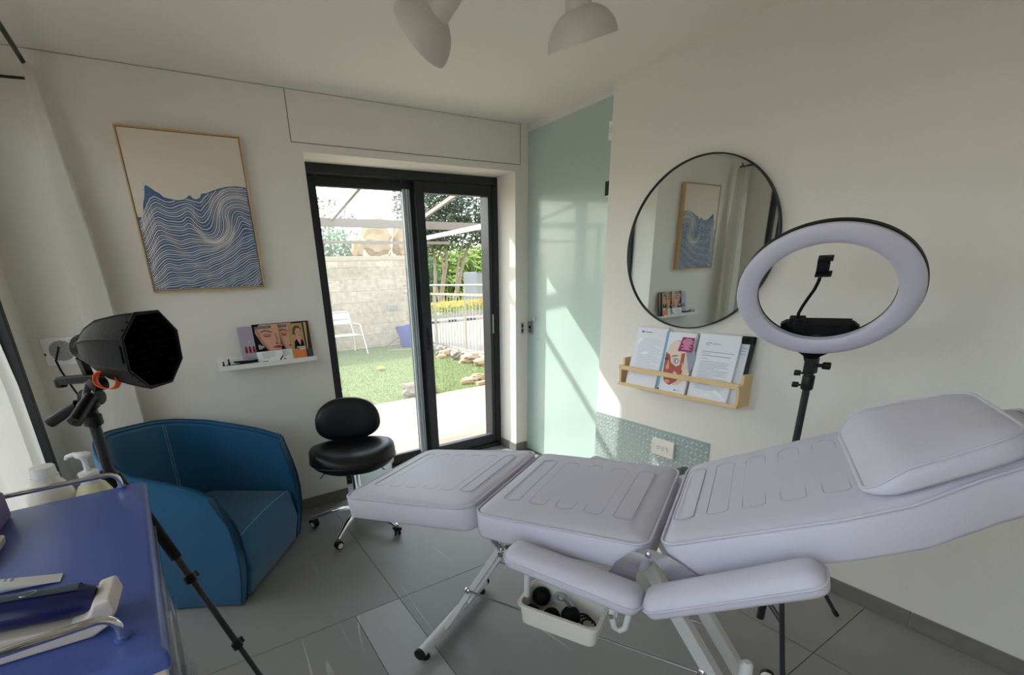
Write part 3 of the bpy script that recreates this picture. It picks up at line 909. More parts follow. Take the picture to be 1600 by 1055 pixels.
def warp(c, a):
    swell = .034 * sin(5.2 * a + 1.2 + 2.2 * c) * (1 - c) + .010 * sin(13 * a + 9 * c) * (.3 + c) + .005 * sin(31 * a + 22 * c) + .003 * sin(47 * a - 15 * c)
    slope = (a - .45) * .26 * (1 - c) * (a > 0) + .10 * (a - .5) * c
    b = (c * smt(a) + (1 - c) * (-.12)) + swell * (1 - .4 * c) + slope * .9
    b += .0
    ca, cb = .74, .47; th = 1.25 * math.exp(-((a - ca) ** 2 / .035 + (b - cb) ** 2 / .020)); dx, dy = a - ca, b - cb
    th2 = -.55 * math.exp(-((a - .50) ** 2 / .012 + (b - .50) ** 2 / .012))
    a, b = ca + dx * cos(th) - dy * sin(th), cb + dx * sin(th) + dy * cos(th)
    dx, dy = a - .50, b - .50; a, b = .50 + dx * cos(th2) - dy * sin(th2), .50 + dx * sin(th2) + dy * cos(th2)
    return b, a
def ribbon(P, w, y, m):
    V = []
    for i, (a, b) in enumerate(P):
        a2, b2 = P[min(i + 1, len(P) - 1)]; a1, b1 = P[max(i - 1, 0)]
        dx, dz = (a2 - a1) * .556, (b2 - b1) * .775; l = math.hypot(dx, dz) or 1
        nx, nz = -dz / l * w, dx / l * w
        V += [PX(a, b, y) + Vector((nx, 0, nz)), PX(a, b, y) - Vector((nx, 0, nz))]
    mb.add(V, [(2 * i, 2 * i + 1, 2 * i + 3, 2 * i + 2) for i in range(len(P) - 1)], m)
NL = 52
for j in range(NL):
    c = (j + .4) / NL
    run = []
    for k in range(141):
        a = k / 140; b, a2 = warp(c + .004 * sin(j * 7.3), a)
        ok = .008 < b < top(min(1, max(0, a2))) - .006 and .005 < a2 < .995
        if ok: run.append((a2, b))
        if (not ok or k == 140) and run:
            if len(run) > 3: ribbon(run, .00135 + .0005 * sin(j * 3.1), YF - .0006, 'wave_line')
            run = []
rnd = random.Random(3)
for _ in range(46):
    a = rnd.choice([rnd.uniform(.0, .12), rnd.uniform(.3, .95)]); b = top(a) + rnd.uniform(.006, .05) * rnd.random() + .005
    r = rnd.uniform(.0006, .0018); P = [PX(a, b) + Vector((r * cos(t * pi / 3), -.0004, r * sin(t * pi / 3))) for t in range(6)]
    mb.add(P, [tuple(range(6))], 'wave_blue')
mb.build('painted_waves', cv)

# ---- round vent
v_ = thing('vent_cover', (-3.035, -.01, 1.255), 'square white vent cover with round slatted grille low behind the sheer curtain', 'vent')
mb = MB(); mb.rings([[Vector((-3.036 + x, y, 1.255 + z)) for x, z in rrect(.073 - d_, .073 - d_, .006)] for d_, y in ((0, -.001), (0, -.012), (.004, -.016))], 'white_plastic')
mb.build('plate', v_)
mb = MB()
for k in range(-8, 9):
    o_ = k * .0062; hw = sqrt(max(0, .052 ** 2 - o_ ** 2))
    if hw > .004:
        a = radians(38); dx, dz = cos(a), -sin(a); nx, nz = sin(a), cos(a)
        c = Vector((-3.030 + nx * o_, -.0166, 1.258 + nz * o_))
        mb.obox(c, Vector((dx, 0, dz)) * hw, Vector((0, .0006, 0)), Vector((nx, 0, nz)) * .0016, 'black_matte')
mb.build('grille_slots', v_)
mb = MB(); mb.box((-3.104, -.0175, 1.238), (-3.098, -.015, 1.252), 'black_plastic'); mb.build('switch_tab', v_)

# ---- picture ledge with magazines
ld = thing('picture_ledge', (-2.04, -.05, 1.06), 'narrow white wall ledge holding beauty magazines left of the garden door', 'shelf')
mb = MB()
mb.box((-2.325, -.115, 1.066), (-1.762, -.002, 1.076), 'white_plastic'); mb.build('shelf_board', ld, bevel=.001)
mb = MB(); mb.box((-2.325, -.12, 1.066), (-1.762, -.111, 1.095), 'white_plastic'); mb.build('front_lip', ld, bevel=.001)
mb = MB(); mb.box((-2.325, -.012, 1.076), (-1.762, -.001, 1.125), 'white_plastic'); mb.build('back_strip', ld, bevel=.001)
def mag(name, x0, x1, z0, z1, y, lean, edge, label, cat='magazine', group=None, th=.004):
    """a booklet leaning back on the wall; returns (thing, place(a,b,layer))"""
    zc = z0
    def pl(a, b, k=0):
        z = z0 + (z1 - z0) * b
        return Vector((x0 + (x1 - x0) * a, y - .0005 * k - (1 - b) * lean, z))
    t = thing(name, pl(.5, 0), label, cat, group)
    mb = MB(); mb.prism([pl(0, 0), pl(1, 0), pl(1, 1), pl(0, 1)], (0, th, 0), edge); mb.build('pages', t)
    return t, pl
def poly(mb, pl, pts, m, k=1): mb.add([pl(a, b, k) for a, b in pts], [tuple(range(len(pts)))], m)
def rect(mb, pl, a0, b0, a1, b1, m, k=1): poly(mb, pl, [(a0, b0), (a1, b0), (a1, b1), (a0, b1)], m, k)
def ell(mb, pl, ca, cb, ra, rb, m, k=1, n=20, rot=0, a0=0, a1=2 * pi):
    P = []
    for i in range(n):
        t = a0 + (a1 - a0) * i / (n - (0 if a1 - a0 > 6.2 else 1)); x, y = ra * cos(t), rb * sin(t)
        P.append((ca + x * cos(rot) - y * sin(rot), cb + x * sin(rot) + y * cos(rot)))
    poly(mb, pl, P, m, k)
# lilac brochure with red vials
t, pl = mag('brochure', -2.188, -2.098, 1.080, 1.305, -.030, .03, 'cover_lilac', 'lilac brochure with three small red bottles on it, leftmost on the ledge', 'brochure')
mb = MB()
for k in range(3):
    rect(mb, pl, .24 + .24 * k, .30, .41 + .24 * k, .44, 'cover_red', 1); rect(mb, pl, .27 + .24 * k, .44, .38 + .24 * k, .475, 'black_matte', 1); rect(mb, pl, .27 + .24 * k, .33, .38 + .24 * k, .41, 'burgundy', 2)
ell(mb, pl, .58, .60, .07, .035, 'cover_lilac', 1); ell(mb, pl, .58, .60, .055, .028, 'paper', 2); ell(mb, pl, .58, .60, .035, .018, 'cover_lilac', 3)
for k in range(3): rect(mb, pl, .25, .18 - .03 * k, .8, .19 - .03 * k, 'ink_light', 1)
mb.build('cover_print', t)
def face_cover(t, pl, full=True):
    mb = MB()
    rect(mb, pl, 0, .30, 1, 1, 'black_matte', 1)
    poly(mb, pl, [(.10, .90), (.30, .985), (1, .985), (1, .31), (.48, .31), (.40, .40), (.27, .50), (.16, .66), (.08, .78)], 'skin_light', 2)
    poly(mb, pl, [(.10, .90), (.16, .66), (.27, .50), (.40, .40), (.48, .31), (.56, .31), (.42, .48), (.30, .62), (.22, .80), (.2, .93)], 'skin_mid', 3)
    poly(mb, pl, [(.28, .80), (.45, .845), (.66, .81), (.76, .77), (.74, .755), (.62, .785), (.45, .81), (.30, .775)], 'hair_brown', 4)
    ell(mb, pl, .52, .71, .17, .045, 'skin_mid', 4); poly(mb, pl, [(.36, .70), (.48, .665), (.60, .665), (.70, .70), (.60, .683), (.48, .683)], 'black_matte', 5)
    poly(mb, pl, [(.82, .74), (.90, .74), (.93, .52), (.84, .47), (.76, .50), (.84, .53)], 'skin_mid', 4); ell(mb, pl, .86, .475, .07, .014, 'skin_dark', 5)
    poly(mb, pl, [(.66, .40), (.80, .425), (1, .43), (1, .36), (.84, .355), (.74, .37)], 'lips', 4); rect(mb, pl, .70, .393, 1, .398, 'skin_dark', 5)
    rect(mb, pl, .06, .885, .72, .945, 'slate', 5); rect(mb, pl, .10, .905, .66, .926, 'ink_light', 6)
    for k in range(4): rect(mb, pl, .12, .46 - .03 * k, .12 + (.10, .2, .22, .14)[k], .475 - .03 * k, 'paper', 5)
    rect(mb, pl, 0, 0, 1, .30, 'paper_white', 1)
    for k in range(6): rect(mb, pl, .2, .26 - .028 * k, .2 + (.48, .55, .44, .52, .5, .3)[k], .267 - .028 * k, 'ink_light', 2)
    rect(mb, pl, .18, .035, .40, .055, 'ink', 2)
    poly(mb, pl, [(.84, .05), (.90, .04), (1, .13), (1, .17)], 'black_matte', 2)
    mb.build('cover_print', t)
t, pl = mag('magazine', -1.980, -1.872, 1.080, 1.312, -.022, .03, 'paper_white', 'magazine with half of a close-up face showing, partly behind the front face cover', 'magazine', 'magazines on the wall ledge'); face_cover(t, pl)
t, pl = mag('magazine', -2.106, -1.955, 1.079, 1.314, -.036, .03, 'paper_white', 'magazine with a large close-up face, eye closed, above a white text strip', 'magazine', 'magazines on the wall ledge'); face_cover(t, pl)
t, pl = mag('magazine', -1.895, -1.795, 1.080, 1.308, -.020, .028, 'navy', 'dark navy magazine between the face covers and the portrait cover', 'magazine', 'magazines on the wall ledge')
mb = MB(); rect(mb, pl, 0, 0, 1, 1, 'navy', 1); poly(mb, pl, [(.34, .80), (.62, .80), (.80, .22), (.56, .22)], 'paper', 2); ell(mb, pl, .50, .93, .2, .03, 'mauve_box', 2); rect(mb, pl, .12, .16, .32, .30, 'slate', 2); ell(mb, pl, .30, .52, .18, .10, 'burgundy', 2); mb.build('cover_print', t)
t, pl = mag('magazine', -1.868, -1.762, 1.080, 1.312, -.016, .026, 'burgundy', 'burgundy-edged magazine behind the portrait cover at the right end of the ledge', 'magazine', 'magazines on the wall ledge')
mb = MB(); rect(mb, pl, 0, 0, 1, 1, 'burgundy', 1); poly(mb, pl, [(.40, .02), (.72, .02), (.86, .96), (.55, .97)], 'yellow_green', 2); rect(mb, pl, .62, .02, .95, .24, 'slate', 3); mb.build('cover_print', t)
t, pl = mag('magazine', -1.892, -1.806, 1.080, 1.302, -.030, .03, 'tan', 'magazine with a portrait of a woman with hair tied back and an orange box', 'magazine', 'magazines on the wall ledge')
mb = MB(); rect(mb, pl, 0, 0, 1, 1, 'tan', 1)
ell(mb, pl, .56, .80, .30, .14, 'hair_brown', 2); ell(mb, pl, .30, .74, .09, .05, 'hair_brown', 2)
ell(mb, pl, .62, .74, .22, .13, 'skin_light', 3); poly(mb, pl, [(.45, .66), (.78, .66), (.80, .50), (.66, .36), (.44, .50)], 'skin_light', 3)
poly(mb, pl, [(.20, .30), (.96, .30), (.90, .50), (.76, .56), (.66, .38), (.44, .56), (.28, .50)], 'black_matte', 4); poly(mb, pl, [(.44, .56), (.66, .38), (.76, .56), (.66, .60)], 'skin_light', 5)
ell(mb, pl, .54, .755, .05, .010, 'skin_dark', 5); ell(mb, pl, .74, .755, .04, .010, 'skin_dark', 5); ell(mb, pl, .68, .665, .07, .012, 'lips', 5); poly(mb, pl, [(.66, .75), (.70, .71), (.64, .705)], 'skin_mid', 5)
rect(mb, pl, .12, 0, .98, .28, 'page_orange', 5); rect(mb, pl, .35, .32, .95, .35, 'paper', 6); rect(mb, pl, .55, .27, .9, .30, 'paper', 6)
for k in range(4): rect(mb, pl, .3, .2 - .045 * k, .85, .207 - .045 * k, 'tan', 6)
mb.build('cover_print', t)
text_obj('cover_title', '24/7', pl(.56, .255, 7), (1, 0, 0), (0, 0, 1), .022, 'paper', t, depth=.0001)
# cosmetic pencils lying at the left
for k, (xa, za, xb, zb, y) in enumerate(((-2.245, 1.108, -2.120, 1.100, -.085), (-2.262, 1.092, -2.135, 1.090, -.095), (-2.225, 1.090, -2.108, 1.104, -.075))):
    mb = MB(); a, b = Vector((xa, y, za)), Vector((xb, y + .006, zb)); mb.tube([a, a.lerp(b, .2), a.lerp(b, .22), b], [.005, .006, .007, .007], 'black_plastic', 10)
    tag(mb.build('cosmetic_pen', None, smooth=True), ('topmost black cosmetic pen in the pile at the left end of the ledge', 'lowest black cosmetic pen in the pile, its tip furthest left', 'black cosmetic pen at the back of the pile, under the brochure')[k], 'pen', 'black cosmetic pens on the ledge')
for k, (x, y, h, ln) in enumerate(((-2.300, -.070, .040, 'small black vial standing leftmost on the ledge'), (-2.283, -.092, .022, 'shortest black vial on the ledge, at the front lip'), (-2.268, -.050, .050, 'tallest black vial on the ledge, next to the pens'))):
    mb = MB(); mb.lathe([(.006, 0), (.0065, .002), (.0065, h * .6), (.003, h * .66), (.0045, h * .7), (.0045, h)], (x, y, 1.0762), (0, 0, 1), 'black_plastic', 14)
    tag(mb.build('small_vial', None, smooth=True), ln, 'vial', 'black vials on the ledge')

# ---- mirror
MC = Vector((0, -1.521, 1.648)); MR = .437
mr = thing('round_mirror', MC, 'large round wall mirror with a thin black rim above the wooden rack', 'mirror')
mb = MB(); mb.lathe([(MR - .012, -.002), (MR - .001, -.002), (MR, -.024), (MR - .006, -.026), (MR - .007, -.016), (MR - .012, -.014)], MC, (1, 0, 0), 'black_frame', 96, caps=False)
mb.add([MC + Vector((-.002, (MR - .006) * cos(2 * pi * k / 96), (MR - .006) * sin(2 * pi * k / 96))) for k in range(96)], [tuple(range(96))], 'black_frame')
mb.build('rim', mr, smooth=True, angle=30)
mb = MB(); mb.add([MC + Vector((-.016, (MR - .006) * cos(2 * pi * k / 96), (MR - .006) * sin(2 * pi * k / 96))) for k in range(96)], [tuple(range(96))], 'mirror_glass'); mb.build('mirror_glass', mr)

# ---- wooden wall rack
rk = thing('wall_rack', (-.05, -1.54, .83), 'light wooden wall rack with two front rails holding papers and a book', 'rack')
RY0, RY1 = -1.932, -1.160
for y in (RY0, RY1 - .016):
    mb = MB(); mb.prism([Vector((x, y, z)) for x, z in ((-.001, .835), (-.108, .835), (-.108, .952), (-.080, .962), (-.080, 1.008), (-.001, 1.008))], (0, .016, 0), 'light_wood'); mb.build('side_panel', rk, bevel=.0015)
mb = MB(); mb.box((-.116, RY0, .938), (-.106, RY1, .966), 'light_wood'); mb.build('top_rail', rk, bevel=.002)
mb = MB(); mb.box((-.116, RY0 + .0, .836), (-.106, RY1, .856), 'light_wood'); mb.build('bottom_rail', rk, bevel=.002)
mb = MB(); mb.box((-.107, RY0 + .016, .838), (-.001, RY1 - .016, .846), 'light_wood'); mb.build('base_board', rk, bevel=.001)
for y in (RY0 + .006, RY1 - .006):
    mb = MB(); mb.lathe([(.0035, 0), (.0035, .001)], (-.116, y, .952), (-1, 0, 0), 'oak', 10); mb.build('screw', rk)
def sheet(name, y0, y1, z0, z1, xb, xt, th, m, label, cat, group=None, ty=0):
    """item standing in the rack, bottom at x=xb, top at x=xt; a runs with the view (from y0 down to y1)"""
    def pl(a, b, k=0):
        return Vector((xb + (xt - xb) * b - .0005 * k, y0 + (y1 - y0) * a + ty * b, z0 + (z1 - z0) * b))
    t = thing(name, pl(.5, 0), label, cat, group)
    mb = MB(); mb.prism([pl(0, 0), pl(1, 0), pl(1, 1), pl(0, 1)], (th, 0, 0), m); mb.build('sheets', t)
    return t, pl
def lines(mb, pl, rows, m):
    for b, a0, a1, h in rows: rect(mb, pl, a0, b, a1, b + h, m, 2)
t, pl = sheet('paper_stack', -1.205, -1.425, .849, 1.205, -.098, -.035, .012, 'plastic_sleeve', 'stack of papers in a clear sleeve, leftmost in the wooden rack', 'papers', ty=-.045 + .03)
mb = MB(); rect(mb, pl, .02, .01, .98, .985, 'paper', 1)
lines(mb, pl, [(.80 - .028 * k, .18, .18 + (.62, .7, .66, .72, .5)[k % 5], .006) for k in range(22)], 'ink_faint'); ell(mb, pl, .22, .92, .05, .02, 'ink_light', 2); rect(mb, pl, .30, .91, .52, .925, 'ink_light', 2)
poly(mb, pl, [(.08, .75), (.20, .82), (.28, .80), (.14, .72)], 'paper_white', 3); poly(mb, pl, [(.30, .55), (.42, .60), (.56, .57), (.40, .54)], 'paper_white', 3)  # glare on the clear sleeve painted as white slivers, here and below
poly(mb, pl, [(.05, .12), (.18, .20), (.20, .17), (.10, .10)], 'paper_white', 3)
mb.build('print', t)
t, pl = sheet('anatomy_book', -1.445, -1.622, .849, 1.190, -.098, -.040, .020, 'paper_white', 'book with a drawn half face showing muscles and a magenta label', 'book', ty=.0)
mb = MB(); rect(mb, pl, 0, 0, 1, 1, 'paper', 1); rect(mb, pl, -.06, 0, .03, 1, 'sleeve_blue', 2)
ell(mb, pl, .52, .50, .48, .37, 'bone', 2, rot=-.1); ell(mb, pl, .78, .58, .34, .27, 'hair_grey', 3, a0=-.9, a1=1.9); ell(mb, pl, .50, .80, .30, .07, 'hair_grey', 3)
ell(mb, pl, .40, .74, .26, .12, 'bone', 4)
poly(mb, pl, [(.06, .66), (.22, .62), (.30, .50), (.52, .44), (.70, .50), (.78, .36), (.62, .20), (.40, .12), (.20, .16), (.08, .30)], 'muscle_red', 4)
poly(mb, pl, [(.62, .66), (.74, .68), (.76, .50), (.64, .46)], 'muscle_red', 4); ell(mb, pl, .80, .44, .08, .055, 'bone', 5); ell(mb, pl, .74, .50, .05, .025, 'skin_light', 6)
ell(mb, pl, .47, .535, .16, .072, 'bone', 5); ell(mb, pl, .47, .535, .11, .048, 'hair_grey', 6); ell(mb, pl, .46, .535, .075, .022, 'paper_white', 7); ell(mb, pl, .45, .535, .028, .018, 'ink', 8)
poly(mb, pl, [(.24, .575), (.36, .62), (.50, .635), (.50, .622), (.36, .60)], 'skin_dark', 6); ell(mb, pl, .12, .55, .06, .018, 'ink', 6); poly(mb, pl, [(.06, .62), (.18, .60), (.17, .585), (.06, .60)], 'skin_dark', 6)
poly(mb, pl, [(.22, .54), (.28, .40), (.18, .37), (.14, .42)], 'skin_light', 6); ell(mb, pl, .55, .30, .10, .05, 'bone', 5, rot=-.4); ell(mb, pl, .38, .26, .14, .03, 'lips', 6); ell(mb, pl, .30, .18, .10, .03, 'skin_light', 5)
poly(mb, pl, [(.47, .70), (.95, .70), (.97, .93), (.56, .93)], 'magenta', 9)
for k in range(8): rect(mb, pl, (.66, .60, .58, .60, .64, .56, .66, .58)[k], .895 - .023 * k, (.88, .94, .93, .92, .86, .92, .84, .90)[k], .907 - .023 * k, 'pink_text', 10)
rect(mb, pl, .60, .045, .65, .065, 'ink', 2); rect(mb, pl, .67, .052, .80, .058, 'ink_light', 2); ell(mb, pl, .02, .03, .05, .012, 'ink', 3)
mb.build('cover_print', t)
t, pl = sheet('document_folder', -1.745, -1.925, .849, 1.192, -.072, -.014, .006, 'black_plastic', 'black folder standing rearmost in the wooden rack', 'folder', ty=0)
t, pl = sheet('paper_stack', -1.730, -1.905, .849, 1.155, -.082, -.024, .006, 'paper', 'loose grey-white papers between the black folder and the sleeved stack', 'papers', ty=0)
mb = MB(); rect(mb, pl, 0, 0, 1, 1, 'paper', 1); lines(mb, pl, [(.93 - .05 * k, .72, .93, .008) for k in range(3)], 'ink_light'); mb.build('print', t)
mb = MB(); mb.box((-.034, -1.925, 1.160), (-.020, -1.82, 1.196), 'black_plastic'); mb.box((-.038, -1.90, 1.166), (-.034, -1.84, 1.190), 'black_matte'); tag(mb.build('binder_clip', None, bevel=.002), 'black binder clip on the papers at the right end of the rack', 'clip')
t, pl = sheet('paper_stack', -1.640, -1.868, .849, 1.196, -.100, -.036, .014, 'plastic_sleeve', 'stack of printed sheets with a small letterhead in a clear sleeve, right in the rack', 'papers', ty=.0)
mb = MB(); rect(mb, pl, .02, .01, .985, .99, 'paper', 1)
lines(mb, pl, [(.725, .14, .93, .008), (.70, .14, .36, .006), (.665, .14, .86, .009), (.62, .14, .32, .006)] + [(.58 - .025 * k, .14, .14 + (.74, .70, .66, .72, .4)[k % 5], .005) for k in range(18)], 'ink_light')
mb.build('print', t)
mb = MB(); mb.tube([pl(.26 + .05 * cos(x), .845 + .022 * sin(x), 3) for x in [radians(50 + 24 * k) for k in range(12)]], .0010, 'ink', 5); ell(mb, pl, .31, .862, .012, .009, 'ink', 3); mb.build('letterhead_mark', t)
text_obj('letterhead', 'laadnova', pl(.36, .845, 3), (0, -1, 0), Vector((.064, 0, .347)), .013, 'ink_light', t, depth=.0001)
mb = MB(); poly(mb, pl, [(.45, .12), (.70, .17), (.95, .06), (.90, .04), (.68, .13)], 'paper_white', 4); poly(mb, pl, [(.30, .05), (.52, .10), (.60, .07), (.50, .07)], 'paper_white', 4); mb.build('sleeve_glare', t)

# ---- checker plate and socket
pt = thing('tread_plate', (-.002, -1.32, .32), 'galvanized metal tread plate fixed low on the side wall', 'metal plate')
mb = MB(); mb.box((-.003, -1.757, .03), (0, -.888, .572), 'galvanized')
for i in range(28):
    for j in range(17):
        cy_, cz_ = -.905 - .031 * i, .048 + .031 * j
        a = radians(45 if (i + j) % 2 else -45); dy, dz = cos(a) * .0165, sin(a) * .0165; ny, nz = -sin(a) * .0036, cos(a) * .0036
        if cy_ < -1.745: continue
        P = [Vector((-.003, cy_ + dy, cz_ + dz)), Vector((-.003, cy_ + ny, cz_ + nz)), Vector((-.003, cy_ - dy, cz_ - dz)), Vector((-.003, cy_ - ny, cz_ - nz)), Vector((-.0065, cy_, cz_))]
        mb.add(P, [(0, 1, 4), (1, 2, 4), (2, 3, 4), (3, 0, 4)], 'galvanized_worn')
mb.build('plate', pt)
for y, z in ((-1.742, .557), (-.902, .10), (-1.742, .05)):
    mb = MB(); mb.lathe([(.006, 0), (.005, .003), (.002, .0035)], (-.003, y, z), (-1, 0, 0), 'steel', 12); mb.build('screw', pt, smooth=True)
so = thing('power_socket', (-.01, -1.462, .458), 'white double power socket mounted on the metal tread plate', 'socket')
mb = MB(); mb.rings([[Vector((x, -1.462 + y, .458 + z)) for y, z in rrect(.080 - d_, .054 - d_, .006)] for d_, x in ((0, -.002), (0, -.013), (.003, -.016), (.012, -.016), (.013, -.0145))], 'offwhite_plastic'); mb.build('plate', so)
for y in (-1.436, -1.478):
    mb = MB(); mb.lathe([(.0185, .0005), (.019, .001), (.019, .0045), (.0165, .0045), (.0155, .001)], (-.0145, y, .458), (-1, 0, 0), 'white_plastic', 28)
    for k in range(3):
        a = radians(90 + 120 * k + 60); mb.lathe([(.003, .0012), (.003, .0016)], (-.0145, y + .0085 * cos(a), .458 + .0085 * sin(a)), (-1, 0, 0), 'black_matte', 10)
    mb.build('outlet', so, smooth=True, angle=30)

# devices on the end of the side wall
mb = MB(); mb.box((.004, -.885, 1.99), (.05, -.850, 2.075), 'black_plastic'); mb.box((.002, -.885, 1.983), (.052, -.852, 1.992), 'white_plastic'); tag(mb.build('wall_sensor', None, bevel=.002), 'small black and white sensor on the edge of the wall beside the frosted door', 'sensor')
mb = MB(); mb.box((.006, -.885, 2.30), (.05, -.856, 2.40), 'white_plastic'); mb.box((.004, -.885, 2.335), (.006, -.86, 2.37), 'grey_white'); tag(mb.build('chime_box', None, bevel=.004), 'small white box high on the wall edge beside the frosted door', 'box')

# ---- curtain rod, bracket and sheers
cr = thing('curtain_rod', (-2.832, -.6, 2.49), 'dark metal curtain rod near the ceiling at the left wall', 'curtain rod')
mb = MB(); mb.tube([(-2.832, -4.3, 2.50), (-2.832, -.30, 2.50), (-2.834, -.06, 2.50)], .010, 'black_frame', 12); mb.build('rod', cr, smooth=True)
mb = MB(); mb.tube([(-2.960, -.003, 2.56), (-2.958, -.03, 2.475), (-2.94, -.035, 2.465), (-2.834, -.05, 2.465), (-2.834, -.05, 2.49)], .006, 'black_frame', 8); mb.build('bracket', cr, smooth=True)
def drape(name, x, amp, y0, y1, z0, z1, folds, label, tilt=0, flare=1.0, n=90):
    G = []
    for j in range(15):
        q = j / 14; z = z1 + (z0 - z1) * q; row = []
        A = amp * (.25 + .75 * min(1, q * 3.0)) * flare
        for i in range(n):
            t = i / (n - 1)
            row.append(Vector((x + A * sin(2 * pi * folds * t + .5 * sin(3 * q + t * 5)) + tilt * q, y0 + (y1 - y0) * (.5 + (t - .5) * (.65 + .35 * min(1, q * 2))), z)))
        G.append(row)
    mb = MB(); mb.grid(G, 'sheer')
    return tag(mb.build(name, None, smooth=True, angle=180), label, 'curtain')
drape('sheer_curtain', -2.822, .068, -.025, -.185, .03, 2.495, 3.2, 'white sheer curtain gathered in the corner beside the wave picture', tilt=.0)
drape('sheer_curtain', -3.085, .035, -.80, -2.3, .03, 2.40, 10, 'white sheer curtain hanging in front of the left window behind the trolley')

# ================================================================== RING LIGHT
RC_ = Vector((-.643, -2.431, 1.434)); RN = Vector((-.8, -.29, -.525)).normalized(); RA = ZZ.cross(RN).normalized(); RB = RN.cross(RA)
def Rg(a, b, n=0): return RC_ + RA * a + RB * b + RN * n
rl = thing('ring_light', (-.505, -2.385, 0), 'large round ring light on a black tripod stand behind the treatment bed', 'ring light')
mb = MB()
prof = [(.187, -.022), (.186, 0), (.192, .006), (.205, .010), (.2175, .011), (.230, .010), (.243, .006), (.249, 0), (.2495, -.010)]
mb.rings([[Rg(r * cos(2 * pi * k / 96), r * sin(2 * pi * k / 96), h) for k in range(96)] for r, h in prof], 'ring_diffuser', cap0=False, cap1=False)
mb.build('diffuser', rl, smooth=True)
mb = MB()
prof = [(.2495, -.008), (.252, -.012), (.252, -.026), (.246, -.030), (.190, -.030), (.185, -.024), (.1865, -.018)]
mb.rings([[Rg(r * cos(2 * pi * k / 96), r * sin(2 * pi * k / 96), h) for k in range(96)] for r, h in prof], 'black_plastic', cap0=False, cap1=False)
mb.build('back_shell', rl, smooth=True, angle=30)
mb = MB()
mb.obox(Rg(.012, -.162, -.045), RA * .082, RB * .026, RN * .018, 'black_plastic')
mb.prism([Rg(a_, b_, -.032) for a_, b_ in ((-.112, -.148), (-.095, -.135), (.10, -.136), (.118, -.155), (.10, -.19), (-.10, -.19))], RN * -.020, 'black_plastic')
mb.obox(Rg(.055, -.145, -.028), RA * .012, RB * .006, RN * .004, 'black_matte')
mb.build('control_box', rl, bevel=.003)
mb = MB(); mb.obox(Rg(-.060, -.123, -.022), RA * .024, RB * .017, RN * .014, 'black_plastic'); mb.lathe([(.010, 0), (.010, .014)], Rg(-.060, -.118, -.008), RN, 'black_plastic', 14); mb.build('arm_clamp', rl, bevel=.004)
mb = MB(); mb.tube([Rg(a_, b_, n_) for a_, b_, n_ in ((-.060, -.105, -.02), (-.058, -.085, -.02), (-.050, -.058, -.02), (-.038, -.026, -.02), (-.024, .008, -.02), (-.016, .040, -.02), (-.013, .060, -.02))], .0052, 'black_matte', 12)
mb.lathe([(.006, 0), (.008, .004), (.008, .010)], Rg(-.013, .058, -.02), RB, 'chrome', 14); mb.build('gooseneck', rl, smooth=True)
mb = MB()
mb.obox(Rg(-.010, .092, -.024), RA * .017, RB * .024, RN * .005, 'black_plastic')
mb.obox(Rg(-.006, .127, -.014), RA * .020, RB * .0035, RN * .014, 'black_plastic'); mb.obox(Rg(-.006, .071, -.014), RA * .022, RB * .0035, RN * .014, 'black_plastic'); mb.obox(Rg(-.004, .1335, -.002), RA * .018, RB * .008, RN * .002, 'black_plastic')
mb.build('phone_clip', rl, bevel=.002)
mb = MB()
mb.prism([Rg(a_, b_, -.026) for a_, b_ in ((-.058, -.246), (.060, -.246), (.024, -.276), (.020, -.300), (-.022, -.300), (-.026, -.276))], RN * .012, 'black_plastic')
TB = Vector((-.505, -2.385, 0))
mb.obox(TB + ZZ * 1.175, Vector((.016, 0, 0)), Vector((0, .018, 0)), ZZ * .028, 'black_plastic')
sd_ = RA
mb.lathe([(.007, 0), (.007, .018), (.013, .02), (.014, .042), (.010, .045)], TB + ZZ * 1.178 + sd_ * .014, sd_, 'black_plastic', 14)
mb.build('tilt_bracket', rl, bevel=.002)
mb = MB(); mb.lathe([(.0125, .50), (.0125, 1.16)], TB, ZZ, 'black_frame', 18); mb.lathe([(.0155, .03), (.0155, .72)], TB, ZZ, 'black_frame', 18)
mb.lathe([(.018, 1.085), (.020, 1.09), (.020, 1.135), (.017, 1.14)], TB, ZZ, 'black_plastic', 18)
mb.build('pole', rl, smooth=True)
for z, s_ in ((1.145, -1), (1.10, -1)):
    mb = MB(); mb.lathe([(.004, .010), (.004, .026), (.010, .027), (.011, .045), (.008, .048)], TB + ZZ * z, sd_ * s_, 'black_plastic', 12); mb.build('knob', rl, smooth=True)
for z in (.50, .13):
    mb = MB(); mb.lathe([(.017, z), (.024, z + .005), (.024, z + .040), (.017, z + .045)], TB, ZZ, 'black_plastic', 18); mb.build('collar', rl, smooth=True)
for F_ in ((-.182, -2.553), (-.797, -2.623), (-.52, -2.02)):
    foot = Vector((F_[0], F_[1], .010)); dr = (foot - TB); dr.z = 0; dr.normalize(); sd = dr.cross(ZZ)
    t0 = TB + ZZ * .52 + dr * .022
    mb = MB(); mb.bar(t0, foot, .008, .006, sd, 'black_frame'); lg = mb.build('leg', rl, bevel=.001)
    mb = MB(); e_ = (foot - t0).normalized(); mb.bar(foot - e_ * .03, foot + e_ * .004, .0095, .0075, sd, 'rubber'); mb.build('foot_tip', lg, bevel=.002)
    mid = t0.lerp(foot, .62); mb = MB()
    for q in (-.007, .007): mb.bar(TB + ZZ * .152 + dr * .02 + sd * q, mid + sd * q, .0015, .005, sd, 'black_frame')
    mb.build('brace', rl)

